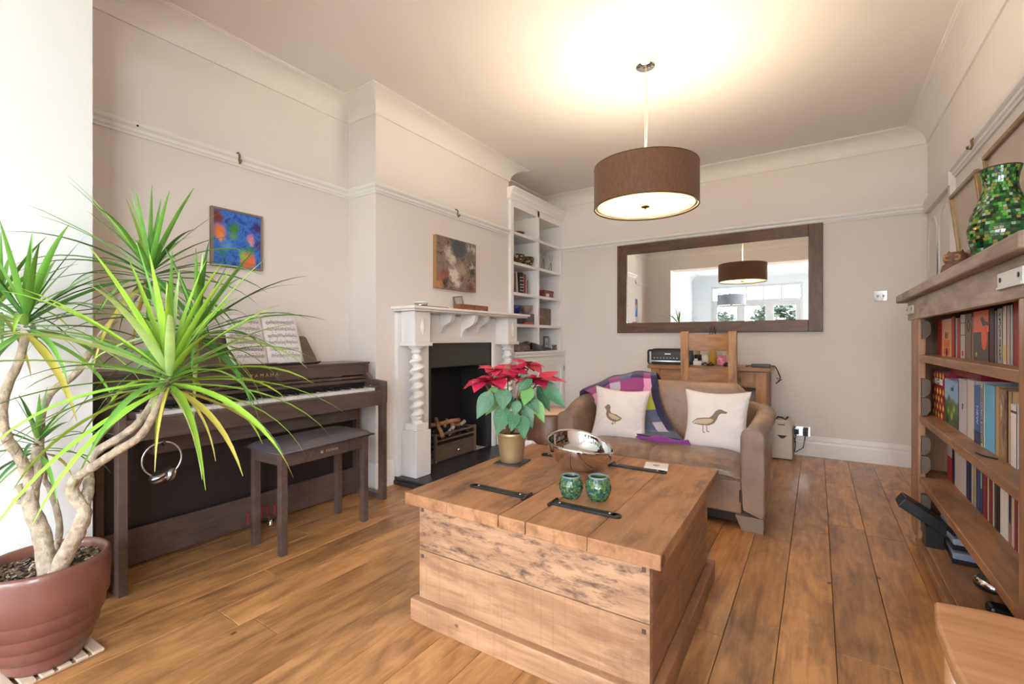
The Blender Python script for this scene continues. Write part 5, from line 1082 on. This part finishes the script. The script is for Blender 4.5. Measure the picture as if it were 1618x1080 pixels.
# books
def RB(lab,ya,yb3,z,h,c,x=.5,c2=None,grp='books on the top shelf of the right bookcase',txt=None,ts=.014,tm=None,d=.16):
    return book(lab,min(.748,x+d),x,ya+.0008,yb3-.0008,z+.0003,h,c,grp,0,spine=None,c2=c2,txt=txt,ts=ts,tm=tm)
z=1.019;H_=.178
S1=[(3.072,3.017,(150,28,34),.17,'thin dark red paperback furthest left on the top shelf',None),(3.015,2.985,(176,34,40),.17,'slim red paperback beside the orange and cream spine',None),
(2.788,2.744,(184,32,40),.178,'bright red paperback right of the cream spine',None),(2.742,2.717,(40,30,30),.178,'thin black paperback on the top shelf',None),(2.716,2.692,(206,186,160),.17,'thin cream paperback between black and red spines',None),(2.690,2.643,(160,40,48),.17,'dark red paperback beside the grey ringed spine',None),
(2.470,2.452,(214,150,140),.165,'thin pink spine beside the orange book',None),(2.253,2.196,(72,32,44),.185,'dark maroon paperback right of the orange book',None),(2.195,2.170,(120,122,128),.175,'thin steel grey paperback on the top shelf',None),
(2.115,2.078,(214,206,196),.185,'white paperback with cream foot on the top shelf',((206,184,120),.02,.32)),(2.077,2.046,(196,170,166),.185,'pale pinkish paperback near the right end of the top shelf',None),(2.045,2.020,(188,192,196),.185,'pale grey paperback near the right end of the top shelf',None),(2.019,1.965,(150,34,40),.19,'dark red book at the right post of the top shelf',None)]
for a,e,c,h,l,c2 in S1: RB(l,e,a,z,h,c,c2=c2)
t=RB('paperback with cream and orange spine and black lettering on the top shelf',2.790,2.983,z,.172,(214,160,112)); 
for i,(a,e,c) in enumerate(((.03,.22,(214,84,52)),(.24,.44,(210,110,60)))): ob('spine_patch',B().box(-.0006,0,-.055,.055,.172*a,.172*e),mat('orange_print_'+'ab'[i],c,.5),t)
text('title_lettering','HU',.042,basis((-.0009,0,.095),(0,-1,0),(0,0,1)),M_black,t,.0003,world=False); ob('black_oval',B().lathe([(.020,0),(.020,.0004),(0,.0004)],20,(-.0006,0,.02),rot=Matrix.Rotation(-PI/2,3,'Y')),M_black,t)
t=RB('grey white paperback with black rings and round mark on the top shelf',2.567,2.641,z,.18,(196,192,186))
for q in (.52,.80): ob('spine_band',B().box(-.0006,0,-.036,.036,.18*q,.18*q+.004),M_black,t)
ob('ring_mark',B().lathe([(.011,0),(.011,.0004),(.006,.0004),(.006,0)],16,(-.0006,0,.022),rot=Matrix.Rotation(-PI/2,3,'Y'),cap=False),M_red,t)
t=RB('brown taupe paperback with faded swirl on the top shelf',2.474,2.564,z,.18,(128,108,88)); ob('swirl',B().lathe([(.026,0),(.026,.0004),(.014,.0004),(.014,0)],20,(-.0006,0,.135),rot=Matrix.Rotation(-PI/2,3,'Y'),cap=False),mat('swirl_grey',(92,80,68),.5),t)
t=RB('wide orange and black book with silhouettes on the top shelf',2.257,2.450,z,.183,(226,112,78))
ob('cover_black',B().box(-.0006,0,-.095,.095,.001,.105),M_black,t); pl=[(-.02+.03*math.cos(a)*(1.0 if math.sin(a)<0 else .8),.085+.048*math.sin(a)) for a in [k*PI/9 for k in range(18)]]
ob('cover_orange_shape',B().prism([(-.045+.035*math.cos(k*PI/8),.085+.045*math.sin(k*PI/8)) for k in range(16)],-.0010,-.0006,'x'),mat('cover_orange',(226,96,66),.5),t)
ob('cover_silhouette',B().prism([(-.03,.125),(-.055,.13),(-.085,.128),(-.08,.14),(-.05,.145),(-.02,.160),(.0,.155),(-.01,.142)],-.0010,0,'x'),M_black,t); ob('yellow_badge',B().lathe([(.009,0),(.009,.0005),(0,.0005)],16,(-.0006,.05,.022),rot=Matrix.Rotation(-PI/2,3,'Y')),mat('badge_yellow',(220,210,60),.5),t)
t=RB('silver grey book with black vertical lettering on the top shelf',2.117,2.168,z,.18,(168,164,160),txt='A STUDY OF ART',ts=.02,tm=M_black)
z=.711; G2='books on the second shelf of the right bookcase'
t=RB('red and yellow diamond patterned book on the second shelf',2.93,3.202,z,.226,(176,24,54),grp=G2)
my=mat('diamond_yellow',(230,206,90),.5)
for r_ in range(6):
    for c_ in range(4):
        yc=.105-c_*.062-(.031 if r_%2 else 0); zc=.018+r_*.038
        if yc<-.12 or (r_>3 and c_>0 and r_<5): continue
        ob('yellow_diamond',B().prism([(yc-.018,zc),(yc,zc+.016),(yc+.018,zc),(yc,zc-.016)],-.0008,0,'x'),my,t)
ob('white_title_panel',B().box(-.0012,-.0004,-.10,.075,.165,.193),M_paper,t); text('title_lettering','The Mag\nGuard of',.0155,basis((-.0014,-.012,.179),(0,-1,0),(0,0,1)),M_black,t,.0002,world=False); text('initial_lettering','MI',.036,basis((-.0010,-.04,.024),(0,-1,0),(0,0,1)),M_black,t,.0002,world=False)
tag(ob('boxed_game',B().box(.52,.74,2.45,2.925,.938,.962),mat('deep_red_box',(150,32,48),.5),bevel=.001),'flat dark red box laid over the books on the second shelf','box')
t=RB('book with landscape cover of blue sky and green fields on the second shelf',2.672,2.925,z,.205,(120,170,220),x=.5,grp=G2)
lm=blobs('landscape_cover',[(110,160,60),(80,120,50),(60,90,50),(160,190,90)],[(.5,.98,.40,(150,190,232)),(.1,.80,.26,(160,196,234)),(.9,.80,.26,(150,190,232)),(.35,.58,.08,(110,100,130)),(.5,.50,.03,(90,80,80)),(.3,.30,.05,(190,206,80)),(.7,.38,.06,(180,196,90)),(.2,.10,.07,(40,60,50)),(.75,.14,.09,(60,70,110)),(.55,.22,.05,(200,214,100))],.4,12,.10,0)
uvquad('printed_cover',[(-.0006,.124,.002),(-.0006,-.124,.002),(-.0006,-.124,.203),(-.0006,.124,.203)],lm,t,world=False); text('title_lettering','onfi',.036,basis((-.0012,-.02,.168),(0,-1,0),(0,0,1)),M_slate,t,.0002,world=False)
for a,e,c,h,l,x,kw in ((2.668,2.539,(196,194,206),.222,'pale lilac grey book on the second shelf',.5,dict(txt='Sa',ts=.03,tm=M_slate)),(2.536,2.428,(206,200,204),.228,'white speckled book on the second shelf',.5,{}),(2.425,2.338,(62,110,172),.214,'blue book with white bars on the second shelf',.497,dict(c2=((36,60,100),.0,.22),txt='NEW',ts=.03)),(2.336,2.306,(214,208,200),.225,'white book with big black title on the second shelf',.496,dict(txt='INNOVATIVE COOKS',ts=.021,tm=M_black)),(2.303,2.188,(108,186,230),.228,'light blue book on the second shelf',.5,{}),(2.186,2.146,(196,160,112),.232,'tan brown book on the second shelf',.5,{}),(2.06,2.03,(206,170,120),.225,'tan strip book beside the white one on the second shelf',.5,{}),(2.028,1.978,(230,228,226),.19,'white book at the right post of the second shelf',.497,dict(c2=((70,70,80),.86,.90)))):
    RB(l,e,a,z,h,c,x=x,grp=G2,**kw)
t=RB('book with brown faces photograph cover on the second shelf',2.063,2.143,z,.228,(150,120,96),x=.498,grp=G2); uvquad('printed_cover',[(-.0006,.038,.002),(-.0006,-.038,.002),(-.0006,-.038,.226),(-.0006,.038,.226)],blobs('sepia_cover',[(196,170,140),(150,116,90),(96,66,56)],[(.3,.7,.12,(214,190,160)),(.6,.4,.15,(110,74,70)),(.5,.15,.12,(190,160,130)),(.8,.8,.12,(80,54,46))],.4,9,.2,0),t,world=False)
t=tag(ob('ribbon_marker',B().tube([(.485,2.10,.7125),(.46,2.13,.713),(.45,2.17,.7135),(.455,2.20,.7125)],.003,5),M_black),'thin black ribbon lying on the second shelf','ribbon')
z=.399; G3='books on the third shelf of the right bookcase'
cols=[(3.157,3.06,(206,70,66),.26,'white and red striped book furthest left on the third shelf',((214,206,206),.45,.85)),(3.058,3.016,(52,56,90),.25,'thin navy book on the third shelf',None),(3.012,2.801,(206,196,194),.265,'very thick cream book on the third shelf',None),(2.797,2.756,(50,66,110),.27,'dark blue book beside the thick cream book',None),(2.754,2.727,(36,46,70),.27,'thin dark navy book on the third shelf',None),(2.724,2.69,(214,206,190),.27,'thin cream book on the third shelf',None),(2.688,2.65,(190,176,160),.26,'beige book on the third shelf',None),(2.646,2.598,(60,80,130),.25,'mid blue book on the third shelf',None),(2.596,2.566,(150,180,206),.25,'light blue book on the third shelf',((60,80,120),.0,.4)),(2.562,2.506,(150,36,56),.255,'crimson book on the third shelf',None),(2.503,2.482,(224,206,180),.24,'thin cream and orange book on the third shelf',None),(2.48,2.443,(140,44,48),.25,'brick red book on the third shelf',None),(2.44,2.415,(196,190,180),.24,'thin pale grey book on the third shelf',None),(2.413,2.388,(70,66,62),.24,'thin charcoal book on the third shelf',None),(2.386,2.357,(48,40,40),.24,'black brown book on the third shelf',None),(2.354,2.265,(232,230,224),.255,'thick bright white book on the third shelf',None),(2.263,2.242,(196,140,146),.24,'dusky pink book on the third shelf',((60,50,80),.3,.7)),(2.24,2.206,(214,190,170),.24,'peach coloured book on the third shelf',None),(2.204,2.18,(150,40,54),.24,'dark red book near the right post on the third shelf',None)]
for a,e,c,h,l,c2 in cols: RB(l,e,a,z,h,c,x=.55,c2=c2,grp=G3)
y_=2.178; 
for k,(w_,c,l) in enumerate(((.05,(226,222,214),'white book close to the right post on the third shelf'),(.04,(120,60,60),'brown red book close to the right post on the third shelf'))): RB(l,y_-w_,y_,z,.24,c,x=.55,grp=G3); y_-=w_+.002
# things on the bottom board
zb=.0925
t=thing('speaker','black speaker box tilted out over the front edge of the bookcase bottom','speaker',(.475,3.02,zb))
Ms=Matrix.Translation((0,0,.112))@Matrix.Rotation(rad(33),4,'Y')
b=B().box(-.155,.12,-.06,.05,-.02,.035); b.xf(Ms); ob('cabinet',b,M_black,t,bevel=.004)
b=B().box(-.158,-.155,-.05,.04,-.012,.028); b.xf(Ms); ob('grille',b,mat('speaker_grille',(40,38,40),.7),t); b=B().box(-.03,.04,-.05,.04,-.075,0); ob('stand',B().box(-.035,.03,-.05,.04,0,.10),M_black,t)
for k in range(3):
    t=thing('disc_case','clear plastic case, '+('bottom','middle','top')[k]+' one of the stack in the bookcase','disc case',(.625,2.90+.04*k,zb+k*.052),rad(-3+4*k),'clear plastic cases')
    ob('tray',B().box(-.115,.12,-.09,.09,0,.018),M_black,t,bevel=.003); ob('lid',B().box(-.112,.118,-.088,.088,.0185,.048),mat('frosted_plastic_lid',(176,184,206),.15,trans=.3,spec=.6) if 'frosted_plastic_lid' not in bpy.data.materials else bpy.data.materials['frosted_plastic_lid'],t,bevel=.008)
t=thing('radio_clock','round silver and dark gadget on the bookcase bottom','gadget',(.60,2.62,zb)); ob('base',B().lathe([(0,0),(.06,0),(.066,.012),(.066,.02)],32),M_black,t); ob('silver_ring',B().lathe([(.066,.02),(.064,.032),(.055,.038)],32,cap=False),M_chrome,t); ob('top',B().lathe([(.056,.037),(.03,.042),(0,.043)],32,cap=False),mat('dark_green_grey',(84,92,88),.3),t)
tag(ob('black_pouch',B().cbox(.56,2.37,zb+.02,.08,.07,.04),M_black,bevel=.012),'small black pouch on the bookcase bottom near the right','pouch')
# vase, owl, hanging frames
vz=thing('mosaic_vase','large green mosaic glass vase on top of the bookcase','vase',(.585,2.50,1.3565)); vp=[(.048,0),(.058,.02),(.075,.07),(.090,.13),(.092,.165),(.084,.215),(.065,.265),(.051,.305),(.047,.335),(.049,.36),(.057,.392)]
ob('vase_body',B().lathe([(0,0)]+vp+[(.054,.394),(.045,.36),(.043,.33),(.06,.26)],40,cap=False),mat('dark_grout',(34,40,30),.5),vz); mosaic('glass_pieces',vp,34,42,MG,vz,th=.002,gap=.10,jit=.35,seed=12); ob('rim_band',B().lathe([(.0565,.384),(.060,.396),(.054,.398)],40,cap=False),mat('vase_rim',(60,50,40),.5),vz)
wl=thing('owl_figurine','small carved wooden owl on the bookcase beside the vase','figurine',(.50,2.72,1.3565),rad(-30)); MO=mat('carved_owl_wood',(118,82,56),.5,noise=.4,nscale=40,bump=.8,bscale=70)
ob('body',B().lathe([(0,0),(.032,0),(.040,.02),(.042,.05),(.034,.066),(.036,.074),(.042,.09),(.038,.108),(.02,.118),(0,.12)],24),MO,wl)
for s_ in (-1,1):
    ob('eye',B().lathe([(.014,0),(.013,.004),(.006,.004),(.005,.001),(0,.001)],16,(s_*.017,-.034,.092),rot=Matrix.Rotation(PI/2,3,'X')),M_oak,wl); ob('wing',B().lathe([(0,-.03),(.010,-.02),(.013,0),(.008,.022),(0,.03)],10,(s_*.038,0,.04)),MO,wl); ob('ear_tuft',B().lathe([(.008,0),(.004,.01),(0,.016)],8,(s_*.022,0,.112)),MO,wl)
ob('beak',B().lathe([(.005,0),(.003,.008),(0,.012)],8,(0,-.036,.08),rot=Matrix.Rotation(PI/2,3,'X')),M_oak,wl)
def hung(label,yf,yn,zt,h,m):
    t=thing('hanging_picture',label,'picture',(.757,(yf+yn)/2,zt-h)); w=abs(yf-yn); fw=.022
    b_=lambda *a:B().box(*a)
    Rm=Matrix.Rotation(rad(-6.2),4,'Y')
    for a in ((-.022,.002,-w/2,w/2,0,fw),(-.022,.002,-w/2,w/2,h-fw,h),(-.022,.002,-w/2,-w/2+fw,fw,h-fw),(-.022,.002,w/2-fw,w/2,fw,h-fw)):
        b=B().box(*a); b.xf(Rm); ob('frame',b,M_gilt,t,bevel=.004)
    b=B().box(-.010,-.008,-w/2+fw,w/2-fw,fw,h-fw); b.xf(Rm); ob('glass_front',b,glass('picture_glass_'+str(int(yn*10)),(.98,.97,.96),.10),t)
    b=B().box(-.006,0,-w/2+fw,w/2-fw,fw,h-fw); b.xf(Rm); ob('pale_mount',b,mat('pale_mount',(224,208,194),.7),t)
hung('thin gilt framed picture on the right wall beyond the green vase',3.945,3.38,2.0,.40,None)
hung('gilt framed picture on the right wall behind the green vase',3.19,2.45,2.005,.52,None)
# ================================================================== STOOL, LOWER RIGHT
st=thing('wooden_stool','light wood chair seat with rounded edge at the lower right corner','chair',(.44,1.32,0))
sp_=[(.243,1.535),(.34,1.552),(.62,1.54),(.66,1.50),(.66,1.10),(.56,1.02),(.30,1.05),(.243,1.12),(.226,1.25),(.228,1.42)]
ob('seat',B().prism([(x,y) for x,y in sp_],.418,.45,'z'),M_seatw,st,world=True,bevel=.008,seg=3)
for x,y in ((.27,1.47),(.62,1.47),(.28,1.13),(.60,1.10)): ob('leg',B().tube([(x,y,.42),(x,y,.0)],[.022,.016],10),M_seatw,st,world=True)
ob('rail',B().box(.27,.62,1.46,1.48,.36,.418),M_seatw,st,world=True); ob('rail',B().box(.262,.28,1.15,1.46,.36,.418),M_seatw,st,world=True)
